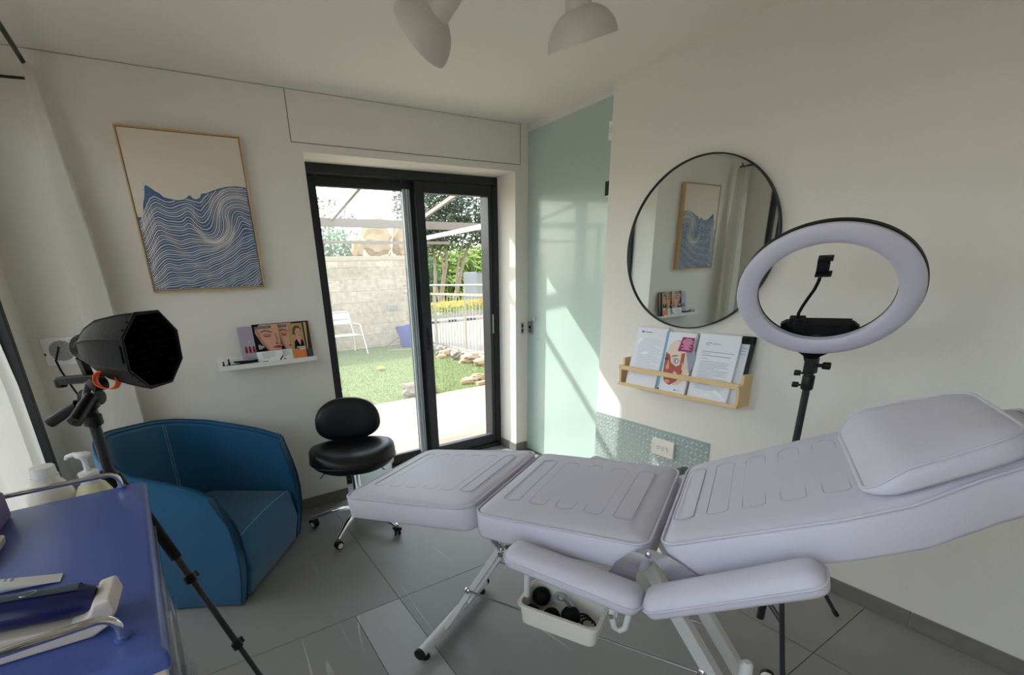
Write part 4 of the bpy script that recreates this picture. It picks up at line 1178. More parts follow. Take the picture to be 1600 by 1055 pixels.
# ================================================================== LAMP TRIPOD WITH SOFTBOX
TP = Vector((-2.742, -1.582, 0))
tpd = thing('photo_tripod', TP, 'black photo tripod with pan handles standing between the trolley and the blue armchair', 'tripod')
mb = MB(); mb.lathe([(.014, .60), (.014, 1.20)], TP, ZZ, 'black_frame', 20); mb.build('centre_column', tpd, smooth=True)
mb = MB(); mb.lathe([(.016, .99), (.024, 1.0), (.024, 1.035), (.016, 1.045)], TP, ZZ, 'black_plastic', 20); mb.build('shoulder', tpd, smooth=True)
for k, ang in enumerate((-42.4, 122, 176)):
    a = radians(ang); dr = Vector((cos(a), sin(a), 0)); sd = Vector((-sin(a), cos(a), 0))
    t0 = TP + dr * .026 + ZZ * 1.04; ft = TP + dr * (.50, .40, .29)[k] + ZZ * .008; v_ = ft - t0
    mb = MB(); mb.tube([t0, t0 + v_ * .33], .0115, 'black_frame', 14); mb.tube([t0 + v_ * .33, t0 + v_ * .56], .0095, 'black_frame', 14); mb.tube([t0 + v_ * .56, ft], .008, 'black_frame', 12)
    lg = mb.build('leg', tpd, smooth=True)
    mb = MB(); mb.tube([t0 + v_ * .12, t0 + v_ * .265], .0155, 'black_matte', 14); mb.build('foam_grip', lg, smooth=True)
    for q, r_ in ((.33, .015), (.56, .0125)):
        mb = MB(); c = t0 + v_ * q; e_ = v_.normalized(); mb.tube([c - e_ * .014, c + e_ * .014], r_, 'black_plastic', 14); mb.obox(c + sd * (r_ + .004), sd * .007, e_ * .010, sd.cross(e_) * .006, 'black_plastic'); mb.obox(c - sd * (r_ + .002), sd * .004, e_ * .012, sd.cross(e_) * .005, 'black_plastic')
        mb.build('leg_lock', lg, bevel=.0015)
    mb = MB(); mb.tube([ft - v_.normalized() * .02, ft], [.010, .012], 'rubber', 12); mb.build('rubber_tip', lg, smooth=True)
mb = MB()
mb.lathe([(.017, 1.185), (.023, 1.19), (.023, 1.215), (.018, 1.22), (.018, 1.232), (.026, 1.238), (.026, 1.250), (.016, 1.258)], TP, ZZ, 'black_plastic', 20)
mb.lathe([(.014, -.026), (.022, -.024), (.022, .024), (.014, .026)], TP + Vector((.010, .02, 1.262)), (.8, -.6, 0), 'black_plastic', 20)
mb.tube([TP + ZZ * 1.25, TP + Vector((.018, .022, 1.30))], .016, 'black_plastic', 12)
mb.lathe([(.010, -.02), (.018, -.018), (.018, .018), (.010, .02)], TP + Vector((.034, .004, 1.298)), (.8, .6, 0), 'black_plastic', 18)
mb.build('pan_head', tpd, smooth=True)
mb = MB(); mb.tube([Vector((-2.714, -1.577, 1.298)), Vector((-2.727, -1.597, 1.272))], .0035, 'steel', 10); mb.tube([Vector((-2.728, -1.598, 1.271)), Vector((-2.766, -1.673, 1.222))], [.0145, .0165], 'black_plastic', 18)
mb.lathe([(.006, 0), (.006, .001)], Vector((-2.766, -1.673, 1.222)), (-.4, -.8, -.5), 'black_matte', 12); mb.build('pan_handle', tpd, smooth=True, angle=50)
mb = MB(); mb.tube([Vector((-2.735, -1.560, 1.262)), Vector((-2.775, -1.525, 1.238))], .006, 'black_plastic', 10); mb.tube([Vector((-2.774, -1.524, 1.240)), Vector((-2.852, -1.492, 1.194))], [.014, .0155], 'black_plastic', 18); mb.lathe([(.006, -.012), (.010, -.010), (.010, .01)], Vector((-2.765, -1.52, 1.252)), (.5, -.8, .2), 'black_plastic', 12); mb.build('tilt_handle', tpd, smooth=True, angle=50)
mb = MB(); mb.bar(Vector((-2.806, -1.465, 1.304)), Vector((-2.700, -1.560, 1.313)), .015, .011, (.6, .8, 0), 'black_plastic'); mb.lathe([(.012, -.014), (.015, -.012), (.015, .012), (.011, .014)], Vector((-2.806, -1.467, 1.299)), ZZ, 'black_plastic', 14); mb.build('quick_plate', tpd, bevel=.004)
fl = thing('studio_flash', Vector((-2.733, -1.522, 1.33)), 'black octagonal softbox on a small lamp, mounted on the photo tripod', 'softbox')
FC = Vector((-2.554, -1.708, 1.391)); FN = Vector((.79, -.61, -.05)).normalized(); FA = ZZ.cross(FN).normalized(); FB = FN.cross(FA); LB = .205
def Fp(r, k, d, n=8, ph=.5): a = 2 * pi * (k + ph) / n; return FC + FA * r * cos(a) + FB * r * sin(a) + FN * d
mb = MB(); RR = .102
R_ = []
for r, d in ((.030, -LB), (.034, -LB + .012), (.056, -LB + .040), (.080, -LB + .085), (.094, -.060), (.101, -.018), (.1025, 0)):
    ring_ = []
    for k in range(8):
        for j in range(4):
            p = Fp(r, k, d).lerp(Fp(r, k + 1, d), j / 4); c = FC + FN * d; mid = abs(j / 4 - .5)
            ring_.append(c + (p - c) * (1 - (0 if j == 0 else .018 * (1 if r > .05 else 0))))
    R_.append(ring_)
mb.rings(R_, 'softbox_cloth', cap0=True, cap1=False)
sbx = mb.build('softbox_shell', fl, smooth=True, angle=16)
mb = MB()
for k in range(8): mb.tube([R_[i][k * 4] for i in range(len(R_))], .0022, 'softbox_cloth', 6)
mb.tube([Fp(RR, k, .001) for k in range(8)], .0042, 'softbox_cloth', 8, True); mb.build('ribs', sbx, smooth=True)
mb = MB(); mb.add([Fp(RR - .003, k, -.012) for k in range(8)], [tuple(range(8))], 'grid_black')
for i in range(-5, 6):
    o_ = i * .0185; hl = sqrt(max(0, (RR * .93) ** 2 - o_ ** 2))
    mb.obox(FC + FA * o_ - FN * .008, FA * .0006, FB * hl, FN * .004, 'grid_black'); mb.obox(FC + FB * o_ - FN * .008, FB * .0007, FA * hl, FN * .005, 'grid_line')
mb.build('honeycomb_grid', fl)
BKc = FC - FN * LB
mb = MB(); mb.lathe([(.026, -.012), (.030, -.009), (.030, .0), (.035, .002), (.035, .014), (.030, .018)], BKc, FN, 'black_plastic', 24); mb.build('lamp_head', fl, smooth=True, angle=35)
mb = MB(); mb.bar(BKc - FN * .015 - ZZ * .028, Vector((-2.730, -1.528, 1.322)), .010, .009, (.6, .8, 0), 'black_plastic'); mb.build('mount_stub', fl, bevel=.002)
# orange band hanging on the tripod head
mb = MB(); oc = Vector((-2.676, -1.660, 1.318)); ou = Vector((.85, -.50, -.02)).normalized(); ow = Vector((-.1, .1, 1)).normalized(); on_ = ou.cross(ow)
G = []
for k in range(41):
    a = 2 * pi * k / 40; c = oc + ou * .030 * cos(a) * (1 + .08 * sin(2 * a)) + ow * .0235 * sin(a)
    G.append([c - on_ * .009 - ow * .002, c + on_ * .009 + ow * .002])
mb.grid(G, 'orange'); tag(mb.build('orange_band', None, smooth=True, solid=.0022), 'bright orange looped band hanging on the tripod head under the softbox', 'band')
mb = MB(); mb.tube([Vector((-2.78, -1.50, 1.40)), Vector((-2.802, -1.46, 1.36)), Vector((-2.80, -1.45, 1.33)), Vector((-2.778, -1.49, 1.28)), Vector((-2.757, -1.53, 1.24))], .0028, 'black_matte', 8); mb.build('power_cord', fl, smooth=True)

# ================================================================== TROLLEY
TO = Vector((-2.634, -1.841, 0)); TY = Vector((.0717, -.9974, 0)); TX = Vector((-.9990, -.044, 0)).normalized(); TW, TL, TH = .405, .712, 1.085
def T(x, y, z): return TO + TX * x + TY * y + ZZ * z
tr = thing('salon_trolley', T(.2, .35, 0), 'salon trolley with a blue top, chrome rails and clear drawers', 'trolley')
mb = MB()
L = []
for d_, z in ((.010, TH - .034), (.002, TH - .030), (0, TH - .016), (.002, TH - .006), (.008, TH - .001), (.014, TH)):
    L.append([T(TW / 2 + x, TL / 2 + y, z) for x, y in rrect(TW / 2 - d_, TL / 2 - d_, .007)])
mb.rings(L, 'blue_top'); mb.build('top_board', tr, smooth=True, angle=40)
for yy in (.022, .650):
    mb = MB(); P = []
    x0, x1, zt = .050, TW - .045, TH + .040
    y_ = yy
    for k in range(9): a = (pi / 2) * k / 8; P.append(T(x0 + .022 - .022 * cos(a), y_, zt - .022 + .022 * sin(a)))
    for k in range(9): a = (pi / 2) * k / 8; P.append(T(x1 - .022 + .022 * sin(a), y_, zt - .022 + .022 * cos(a)))
    P = [T(x0, y_, TH)] + P + [T(x1, y_, TH)]
    mb.tube(P, .0058, 'chrome', 14)
    for x in (x0, x1): mb.lathe([(.010, 0), (.0095, .006)], T(x, y_, TH), ZZ, 'blue_top', 16)
    mb.build('guard_rail', tr, smooth=True)
mb = MB()
for x in (.03, TW - .03):
    for y in (.04, TL - .04): mb.obox(T(x, y, .57), TX * .012, TY * .012, ZZ * .482, 'beige_plastic')
mb.obox(T(TW / 2, TL / 2, .12), TX * (TW / 2 - .02), TY * (TL / 2 - .02), ZZ * .010, 'beige_plastic'); mb.obox(T(TW / 2, TL / 2, 1.035), TX * (TW / 2 - .01), TY * (TL / 2 - .012), ZZ * .014, 'beige_plastic')
mb.obox(T(TW - .02, TL / 2, .57), TX * .004, TY * (TL / 2 - .05), ZZ * .44, 'beige_plastic')
mb.build('frame', tr, bevel=.002)
for k in range(4):
    z0 = .16 + k * .215
    mb = MB()
    L = [[T(TW / 2 + .004 + x, TL / 2 + y, z) for x, y in rrect(TW / 2 - .010 + o_, TL / 2 - .06 + o_, .02)] for o_, z in ((-.006, z0), (0, z0 + .006), (.004, z0 + .165), (.010, z0 + .170), (.010, z0 + .178), (.002, z0 + .178), (-.004, z0 + .02))]
    mb.rings(L, 'clear_plastic'); mb.build('drawer', tr, smooth=True, angle=40)
for x in (.04, TW - .04):
    for y in (.05, TL - .05):
        mb = MB(); mb.lathe([(.006, .04), (.006, .11)], T(x, y, 0), ZZ, 'steel', 10); mb.lathe([(.012, -.012), (.030, -.010), (.030, .010), (.012, .012)], T(x, y, .030), TX, 'rubber', 20); mb.build('caster', tr, smooth=True)
mb = MB(); mb.obox(T(.19, -.085, .915), TX * .17, TY * .090, ZZ * .008, 'beige_plastic')
for x in (.05, .33): mb.bar(T(x, .01, .70), T(x, -.16, .905), .006, .004, TX, 'beige_plastic')
mb.build('rear_shelf', tr, bevel=.002)

# things on the trolley
b1 = thing('product_bottle', (-2.852, -1.700, .923), 'white bottle with a wide white screw cap behind the chrome trolley rail', 'bottle')
c = Vector((-2.852, -1.700, 0))
mb = MB(); mb.lathe([(.044, .923), (.050, .928), (.050, 1.035), (.047, 1.055), (.036, 1.080), (.029, 1.092), (.029, 1.104)], c, ZZ, 'offwhite_plastic', 36); mb.build('bottle_body', b1, smooth=True)
mb = MB(); mb.lathe([(.0285, 1.094), (.0285, 1.100), (.0265, 1.101), (.0262, 1.126), (.0245, 1.1285)], c, ZZ, 'white_plastic', 40); mb.build('screw_cap', b1, smooth=True, angle=35)
b2 = thing('pump_bottle', (-2.762, -1.722, .923), 'cream-filled bottle with a white pump head behind the chrome trolley rail', 'bottle')
c = Vector((-2.762, -1.722, 0))
mb = MB(); mb.lathe([(.038, .923), (.043, .928), (.043, 1.020), (.040, 1.040), (.030, 1.062), (.020, 1.070), (.018, 1.078)], c, ZZ, 'cream_liquid', 36); mb.build('bottle_body', b2, smooth=True)
mb = MB(); mb.lathe([(.0195, 1.070), (.0215, 1.071), (.0210, 1.094), (.0225, 1.0945), (.022, 1.099), (.010, 1.101), (.006, 1.108), (.0055, 1.130), (.009, 1.138), (.017, 1.142), (.018, 1.148), (.012, 1.152)], c, ZZ, 'white_plastic', 32)
mb.tube([c + Vector((0, 0, 1.147)), c + Vector((-.018, .006, 1.149)), c + Vector((-.034, .010, 1.145)), c + Vector((-.037, .011, 1.138))], [.0065, .006, .005, .0045], 'white_plastic', 12)
mb.build('pump_head', b2, smooth=True, angle=45)
# skin device lying in its cradle
dv = Vector((-.965, .262 * -1 * -.2, 0)).normalized(); dn = ZZ.cross(dv)
sc_ = thing('skin_scanner', (-2.73, -2.42, 1.086), 'beige cradle holding a dark blue handheld skin device by the near chrome rail', 'device')
D0 = Vector((-2.641, -2.435, 1.086)); 
def Dv(e, s_, z): return D0 + dv * e + dn * s_ + ZZ * z
mb = MB()
side = [(.03, 0), (.30, 0), (.34, .03), (.34, .062), (.05, .026), (.028, .034), (.020, .050), (0, .052), (-.004, .030), (.010, .010)]
mb.prism([Dv(e, -.034, z) for e, z in side], dn * .068, 'beige_plastic'); cr_ = mb.build('cradle', sc_, bevel=.004, seg=3)
mb = MB()
P = [Dv(.024, 0, .040), Dv(.034, 0, .043), Dv(.10, 0, .052), Dv(.22, 0, .070), Dv(.34, 0, .088)]
mb.tube(P, [.018, .0215, .0225, .023, .023], 'dark_blue', 24); hd = mb.build('handset', sc_, smooth=True)
mb = MB(); N2 = (ZZ * .72 + dn * .0).normalized()
for sgn in (1,):
    G = []
    for p in (Dv(.036, 0, .0438), Dv(.06, 0, .0467), Dv(.12, 0, .055), Dv(.20, 0, .067), Dv(.34, 0, .088)):
        G.append([p + (ZZ * cos(a) + dn * sin(a)) * .0237 for a in [radians(q) for q in (-62, -45, -28, -10, 6, 22)]])
    mb.grid(G, 'slate')
mb.build('control_strip', hd, smooth=True)
mb = MB(); q = Dv(.09, 0, .0507) + ZZ * .0238; mb.tube([q + dv * .010 * cos(t) + dn * .006 * sin(t) for t in [k * pi / 8 for k in range(16)]], .0006, 'steel', 5, True); mb.build('button', hd)
mb = MB(); q = Dv(.155, 0, .0602) + ZZ * .0240; mb.tube([q + dv * .016 * cos(t) + dn * .005 * sin(t) for t in [k * pi / 8 for k in range(16)]], .0006, 'steel', 5, True); mb.build('button', hd)
# cream tube
ct = thing('cream_tube', (-2.80, -2.262, 1.086), 'white cream tube lying on the blue trolley top beside the skin device', 'tube')
mb = MB(); G = []
for t, w_, h_ in ((0, .0145, .0008), (.004, .0145, .0010), (.012, .0143, .0022), (.045, .0135, .0075), (.09, .0125, .0115), (.115, .012, .012), (.118, .008, .008)):
    c = Vector((-2.738 - t, -2.259 + t * .09, 1.0862 + .012 * min(1, t / .09) + .001))
    G.append([c + Vector((0, w_ * cos(2 * pi * k / 20), h_ * sin(2 * pi * k / 20))) for k in range(20)])
mb.rings(G, 'grey_white'); mb.build('tube_body', ct, smooth=True)
mb = MB(); mb.lathe([(.009, 0), (.009, .018), (.008, .02)], Vector((-2.856, -2.248, 1.0985)), (-1, .09, 0), 'white_plastic', 18); mb.build('cap', ct, smooth=True)
mb = MB()
for k, (t, w_) in enumerate(((.060, .010), (.068, .008), (.078, .011))):
    c = Vector((-2.738 - t, -2.259 + t * .09, 1.0862 + .012 * min(1, t / .09) + .0125)); mb.obox(c - ZZ * .0025, Vector((.0016, 0, 0)), Vector((0, w_ * .45, 0)), ZZ * .0006, 'ink_light')
mb.build('printed_text', ct)
bx_ = MB(); 
bx_.rings([[Vector((-2.928 + x, -1.965 + y, z)) for x, y in rrect(.050 - d_, .075 - d_, .008)] for d_, z in ((.002, 1.0862), (0, 1.09), (0, 1.140), (.004, 1.145))], 'mauve_box')
tag(bx_.build('tissue_box', None, smooth=True, angle=40), 'mauve box at the far left corner of the blue trolley top', 'box')
ty_ = thing('small_tray', (-2.92, -2.10, 1.086), 'brown tray with a pale rim in front of the mauve box on the trolley', 'tray')
mb = MB(); mb.rings([[Vector((-2.912 + x, -2.105 + y, z)) for x, y in rrect(.060 - d_, .062 - d_, .012)] for d_, z in ((.004, 1.0862), (0, 1.092), (-.001, 1.103), (.003, 1.105), (.006, 1.103), (.007, 1.094))], 'beige_plastic', cap1=False); mb.build('rim', ty_, smooth=True, angle=40)
mb = MB(); mb.rings([[Vector((-2.912 + x, -2.105 + y, z)) for x, y in rrect(.053, .055, .008)] for z in (1.0925, 1.0965)], 'brown'); mb.build('inlay', ty_)

# ================================================================== CEILING LAMPS
def spot(name, rimc, axis, R, ceil, label):
    ax = Vector(axis).normalized(); rc = Vector(rimc)
    t = thing(name, Vector((ceil[0], ceil[1], H)), label, 'ceiling lamp', 'enamel ceiling spotlights')
    mb = MB(); prof = []
    for k in range(13):
        a = (pi / 2) * k / 12; prof.append((R * sin(a) if k else .03, R * .82 * (1 - cos(a)) if k else 0))
    prof = [(max(r, .034), h) for r, h in prof]
    apex = rc - ax * R * .86
    prof = [(.034, 0)] + [(max(.036, R * sin(a)), R * .86 * (1 - cos(a)) + .0) for a in [pi / 2 * k / 14 for k in range(3, 15)]]
    inner = [(r - .002, h - .0) for r, h in reversed(prof)]
    mb.lathe(prof + inner, apex, ax, 'lamp_enamel', 48, caps=False); mb.build('lamp_shade', t, smooth=True, angle=50)
    mb = MB(); mb.lathe([(.0285, -.085), (.031, -.083), (.040, .012), (.036, .016)], apex, ax, 'lamp_enamel', 32); mb.build('lamp_neck', t, smooth=True, angle=40)
    mb = MB(); mb.lathe([(.010, .01), (.016, .03), (.028, .055), (.030, .07), (.018, .09), (.004, .094)], apex, ax, 'white_plastic', 24); mb.build('bulb', t, smooth=True)
    sd = ax.cross(Vector((0, 0, 1))).normalized(); pv = apex - ax * .035
    for s_ in (-1, 1):
        mb = MB(); mb.lathe([(.008, .034), (.009, .036), (.009, .046), (.006, .048)], pv, sd * s_, 'lamp_enamel', 14); mb.build('pivot_screw', t, smooth=True)
    mb = MB(); top_ = Vector((ceil[0], ceil[1], H - .10))
    P = [pv + sd * .040, pv + sd * .043 + (top_ - pv) * .25]
    a0 = pv + sd * .042; a1 = pv - sd * .042; upv = (top_ - pv).normalized()
    mb.bar(a0, a0 + upv * .085, .007, .0016, ax, 'lamp_enamel'); mb.bar(a1, a1 + upv * .085, .007, .0016, ax, 'lamp_enamel'); mb.bar(a0 + upv * .085, a1 + upv * .085, .007, .0016, ax, 'lamp_enamel')
    mb.tube([pv + upv * .085, top_, Vector((ceil[0], ceil[1], H))], .008, 'lamp_enamel', 12); mb.build('yoke', t)
    mb = MB(); mb.lathe([(.055, -.002), (.055, -.020), (.050, -.024)], Vector((ceil[0], ceil[1], H)), ZZ, 'lamp_enamel', 32); mb.build('ceiling_rose', t, smooth=True, angle=40)
    mb = MB(); q = pv + sd * .05; mb.tube([pv - ax * .04 + sd * .01, pv - ax * .06 + sd * .045, q + upv * .05 + sd * .012, top_ + sd * .012, top_], .0028, 'brown', 8); mb.build('cable', t, smooth=True)
spot('ceiling_spotlight', (-1.232, -1.885, 2.216), (.359, .134, -.924), .107, (-1.27, -1.90), 'enamel ceiling spotlight tilted down with its flat rim seen edge on, the right one')
spot('ceiling_spotlight', (-1.655, -1.605, 2.262), (-.39, .826, -.516), .105, (-1.56, -1.72), 'enamel ceiling spotlight turned towards the window with its rounded back to us, the left one')

# ================================================================== OUTSIDE
mb = MB(); mb.box((-6, .33, -.08), (2.9, 2.52, -.012), 'patio')
for x in (-3.4, -1.6, .35, 1.9): mb.box((x, .47, -.012), (x + .008, 2.52, -.0105), 'patio_joint')
mb.box((-6, 1.72, -.012), (2.9, 1.728, -.0105), 'patio_joint')
mb.box((-6, -6, -.08), (-3.45, .47, -.012), 'patio')
struct(mb.build('trim_3'))
gd = MB(); gd.box((-60, 2.52, -.30), (100, 120, -.03), 'turf'); struct(gd.build('ground'))
lw_ = MB(); rl_ = random.Random(5)
for _ in range(26000):
    x, y = rl_.uniform(-2.2, 2.44), 2.53 + 5.42 * rl_.random() ** 1.4
    h = rl_.uniform(.012, .034); a = rl_.uniform(0, 2 * pi); w_ = .0032 + .0006 * (y - 2.5); lx, ly = rl_.uniform(-.012, .012), rl_.uniform(-.012, .012)
    lw_.add([(x - w_ * cos(a), y - w_ * sin(a), -.03), (x + w_ * cos(a), y + w_ * sin(a), -.03), (x + lx, y + ly, -.03 + h)], [(0, 1, 2)], 'turf_blade')
tag(lw_.build('lawn_grass', None), 'short green artificial lawn beyond the patio', 'grass', kind='stuff')
sw = thing('stone_wall', (-.5, 8.15, 0), 'high pale stone block wall behind the white garden chair', 'wall')
mb = MB(); mb.box((-7, 8.0, -.1), (2.62, 8.34, 2.0), 'block_wall'); mb.build('wall_blocks', sw)
mb = MB(); mb.box((-7, 7.985, 2.0), (2.64, 8.36, 2.10), 'stone_block'); mb.build('coping', sw, bevel=.01)
mb = MB(); mb.box((2.05, 7.975, .84), (2.34, 8.0, .965), 'kerb'); mb.box((2.075, 7.97, .86), (2.315, 7.976, .945), 'road'); tag(mb.build('wall_plaque', None, bevel=.004), 'small framed rectangular panel set in the stone wall', 'panel')
def rock(name, c, r, m, label, cat='rock', group=None, seed=0, sub=3, shp=None):
    bm = bmesh.new(); bmesh.ops.create_icosphere(bm, subdivisions=sub, radius=1); rr = random.Random(seed)
    ph = [(rr.uniform(1, 4), rr.uniform(0, 6), Vector((rr.gauss(0, 1), rr.gauss(0, 1), rr.gauss(0, 1))).normalized()) for _ in range(9)]
    for v in bm.verts:
        n = v.co.normalized(); k = 1
        for f_, p_, d_ in ph: k += .055 * sin(f_ * 2 * n.dot(d_) * 1.6 + p_)
        q = 3.0; e = (abs(n.x) ** q + abs(n.y) ** q + abs(n.z) ** q) ** (-1 / q)
        p = n * (e * .75 + .25) * k
        if shp: p = shp(p)
        v.co = Vector((p.x * r[0], p.y * r[1], p.z * r[2])) + Vector(c)
    me = bpy.data.meshes.new(name); bm.to_mesh(me); bm.free(); me.materials.append(MATS[m]); me.polygons.foreach_set('use_smooth', [True] * len(me.polygons))
    me.set_sharp_from_angle(angle=radians(32))
    o = bpy.data.objects.new(name, me); COL.objects.link(o); return tag(o, label, cat, group)
tp_ = lambda p: Vector((p.x * (1 - .28 * max(0, p.z)) - .15 * max(0, -p.z + .2) * (p.x < 0) * .0, p.y, p.z))
rock('boulder', (2.00, 8.17, 2.53), (.36, .22, .42), 'boulder', 'huge upright tan boulder on top of the stone wall, seen whole', 'boulder', 'boulders on the stone wall', 11, 4, tp_)
rock('boulder', (1.50, 8.17, 2.30), (.13, .15, .20), 'boulder', 'lower tan boulder on the stone wall, left of the huge upright one', 'boulder', 'boulders on the stone wall', 14, 3)
rock('boulder', (2.70, 8.17, 2.50), (.27, .22, .40), 'boulder', 'tan boulder on the stone wall, cut off by the dark door frame', 'boulder', 'boulders on the stone wall', 17, 4, tp_)
# rocks at the lawn edges
RK = [((.27, 2.68, .05), (.25, .12, .11), 'rock_grey', 'large grey jagged rock at the near lawn edge behind the door stiles'),
      ((1.17, 2.88, .0), (.10, .07, .06), 'rock_tan', 'rounded tan stone on the near lawn edge, left of the two by the brick edging'),
      ((1.46, 3.02, .0), (.13, .08, .06), 'rock_tan', 'rounded tan stone on the near lawn edge, right of the two by the brick edging'),
      ((2.33, 5.82, .03), (.14, .11, .09), 'rock_grey', 'grey stone leftmost in the row under the fence'),
      ((2.28, 5.50, .02), (.15, .10, .08), 'rock_tan', 'flat tan stone second from the left in the row under the fence'),
      ((2.05, 5.30, -.01), (.11, .08, .05), 'boulder', 'small orange-tan stone in front of the row under the fence'),
      ((2.21, 4.95, .03), (.14, .13, .11), 'rock_grey', 'pointed grey stone in the middle of the row under the fence'),
      ((2.22, 4.48, .03), (.20, .14, .11), 'rock_tan', 'large pale stone right of the pointed grey one under the fence'),
      ((2.25, 4.02, .02), (.19, .14, .10), 'rock_tan', 'pale stone rightmost in the row under the fence')]
for k, (c, r, m_, lb) in enumerate(RK): rock('garden_rock', c, r, m_, lb, 'rock', 'rocks along the lawn', 20 + k)
mb = MB()
for k in range(5): mb.box((1.18 + .115 * k, 2.56 + .03 * k, -.02), (1.28 + .115 * k, 2.63 + .03 * k, .035), 'rock_tan')
tag(mb.build('brick_edging', None, bevel=.006), 'short curved edging of small bricks at the patio corner', 'edging')
# fence
fn = thing('garden_fence', (2.57, 5, 0), 'pale metal railing with thin vertical bars between lawn and road', 'fence')
mb = MB(); mb.tube([(2.57, 2.6, 1.37), (2.57, 6.15, 1.39), (2.50, 7.95, 1.40)], .020, 'fence_metal', 8); mb.build('top_rail', fn)
mb = MB(); mb.bar((2.57, 2.6, 1.19), (2.57, 6.15, 1.205), .022, .020, ZZ, 'fence_metal'); mb.bar((2.57, 6.15, 1.205), (2.50, 7.95, 1.22), .022, .020, ZZ, 'fence_metal'); mb.build('upper_rail', fn)
mb = MB(); mb.bar((2.57, 2.6, .09), (2.57, 6.15, .09), .018, .016, ZZ, 'fence_metal'); mb.bar((2.57, 6.15, .11), (2.50, 7.95, .11), .018, .016, ZZ, 'fence_metal'); mb.build('lower_rail', fn)
y = 2.70
while y < 7.9:
    x = 2.57 if y < 6.15 else 2.57 - .07 * (y - 6.15) / 1.8
    mb = MB(); mb.obox((x, y, .65), (.007, 0, 0), (0, .007, 0), (0, 0, .56), 'fence_metal'); mb.build('bar', fn); y += .127
for y in (2.65, 3.93, 5.15, 6.44, 7.72): 
    mb = MB(); mb.obox((2.57 - (.07 * (y - 6.15) / 1.8 if y > 6.15 else 0), y, .69), (.014, 0, 0), (0, .011, 0), (0, 0, .70), 'fence_metal'); mb.build('post', fn)
mb = MB(); mb.box((2.46, 2.6, -.05), (2.72, 7.95, .06), 'kerb'); struct(mb.build('trim_4'))
# road and far verge
mb = MB(); mb.box((2.72, -2, -.06), (60, 13.3, -.012), 'road'); mb.box((4.2, 8.6, -.012), (60, 10.2, -.008), 'path_slab'); mb.box((2.72, 12.2, -.06), (60, 13.1, .06), 'path_slab')
for k in range(60): mb.box((2.8 + .8 * k, 12.0, -.06), (3.18 + .8 * k, 12.2, .07), 'ink'); mb.box((3.2 + .8 * k, 12.0, -.06), (3.58 + .8 * k, 12.2, .07), 'kerb')
struct(mb.build('road_surface'))
# garden chair
gc = thing('garden_chair', (.86, 7.4, -.03), 'white metal garden chair with slatted seat against the stone wall', 'chair')
mb = MB()
mb.tube([(.40, 7.60, .59), (.385, 7.66, .86), (.42, 7.67, .895), (.90, 7.67, .895), (.935, 7.66, .86), (.945, 7.60, .59), (.96, 7.52, .40), (.97, 7.58, .0)], .012, 'garden_white', 10); mb.build('back_frame', gc, smooth=True)
for z in (.62, .735, .82):
    mb = MB(); G = [[Vector((.40 + .53 * t, 7.655 + .03 * sin(pi * t), z + dz)) for t in [k / 8 for k in range(9)]] for dz in ((0, .09) if z < .8 else (0, .045))]; mb.grid(G, 'garden_white'); mb.build('back_slat', gc, solid=.006)
for k in range(5):
    mb = MB(); mb.box((.42, 7.16 + .088 * k, .392), (1.0, 7.235 + .088 * k, .400), 'garden_white'); mb.build('seat_slat', gc, bevel=.002)
for sx, x in ((-1, .40), (1, 1.02)):
    mb = MB(); mb.tube([(x + .06 * sx, 7.02, -.02), (x + .02 * sx, 7.12, .40), (x, 7.16, .60), (x, 7.22, .625), (x - .02 * sx, 7.60, .63)], .012, 'garden_white', 10); mb.tube([(x, 7.12, .385), (x - .03 * sx, 7.6, .385)], .010, 'garden_white', 8); mb.build('arm_leg', gc, smooth=True)
mb = MB(); mb.tube([(.41, 7.60, .40), (.40, 7.66, -.02)], .011, 'garden_white', 8); mb.build('rear_leg', gc, smooth=True)
# blue bag
mb = MB(); L = []
for j, (sx, sy, z) in enumerate(((.13, .10, -.02), (.17, .13, .05), (.19, .14, .20), (.23, .16, .36), (.26, .16, .46), (.25, .155, .47), (.20, .12, .30))):
    L.append([Vector((2.21 + sx * cos(a) * (1 + .10 * sin(3 * a + j)), 7.35 + sy * sin(a) * (1 + .08 * sin(4 * a + j)), z + (.03 * sin(2 * a) if z > .4 else 0))) for a in [2 * pi * k / 28 for k in range(28)]])
mb.rings(L, 'bag_blue'); tag(mb.build('storage_bag', None, smooth=True), 'big blue carrier bag standing at the foot of the stone wall', 'bag')
mb = MB(); mb.tube([(1.25, 7.6, -.01), (1.5, 7.7, .02), (1.75, 7.62, -.01), (1.98, 7.5, .16), (2.05, 7.45, .2)], .008, 'cable_grey', 6); mb.tube([(1.6, 7.1, -.015), (1.9, 6.9, -.01), (2.3, 6.7, -.01), (2.42, 6.9, -.01)], .008, 'kerb', 6); tag(mb.build('garden_hose', None, smooth=True), 'thin grey hose lying by the wall beside the blue bag', 'hose')
mb = MB(); mb.lathe([(.01, 0), (.06, .005), (.075, .03), (.05, .05), (.01, .055)], (.554, 4.9, -.015), ZZ, 'flower_yellow', 14); tag(mb.build('yellow_toy', None, smooth=True), 'small yellow disc lying on the lawn', 'toy')
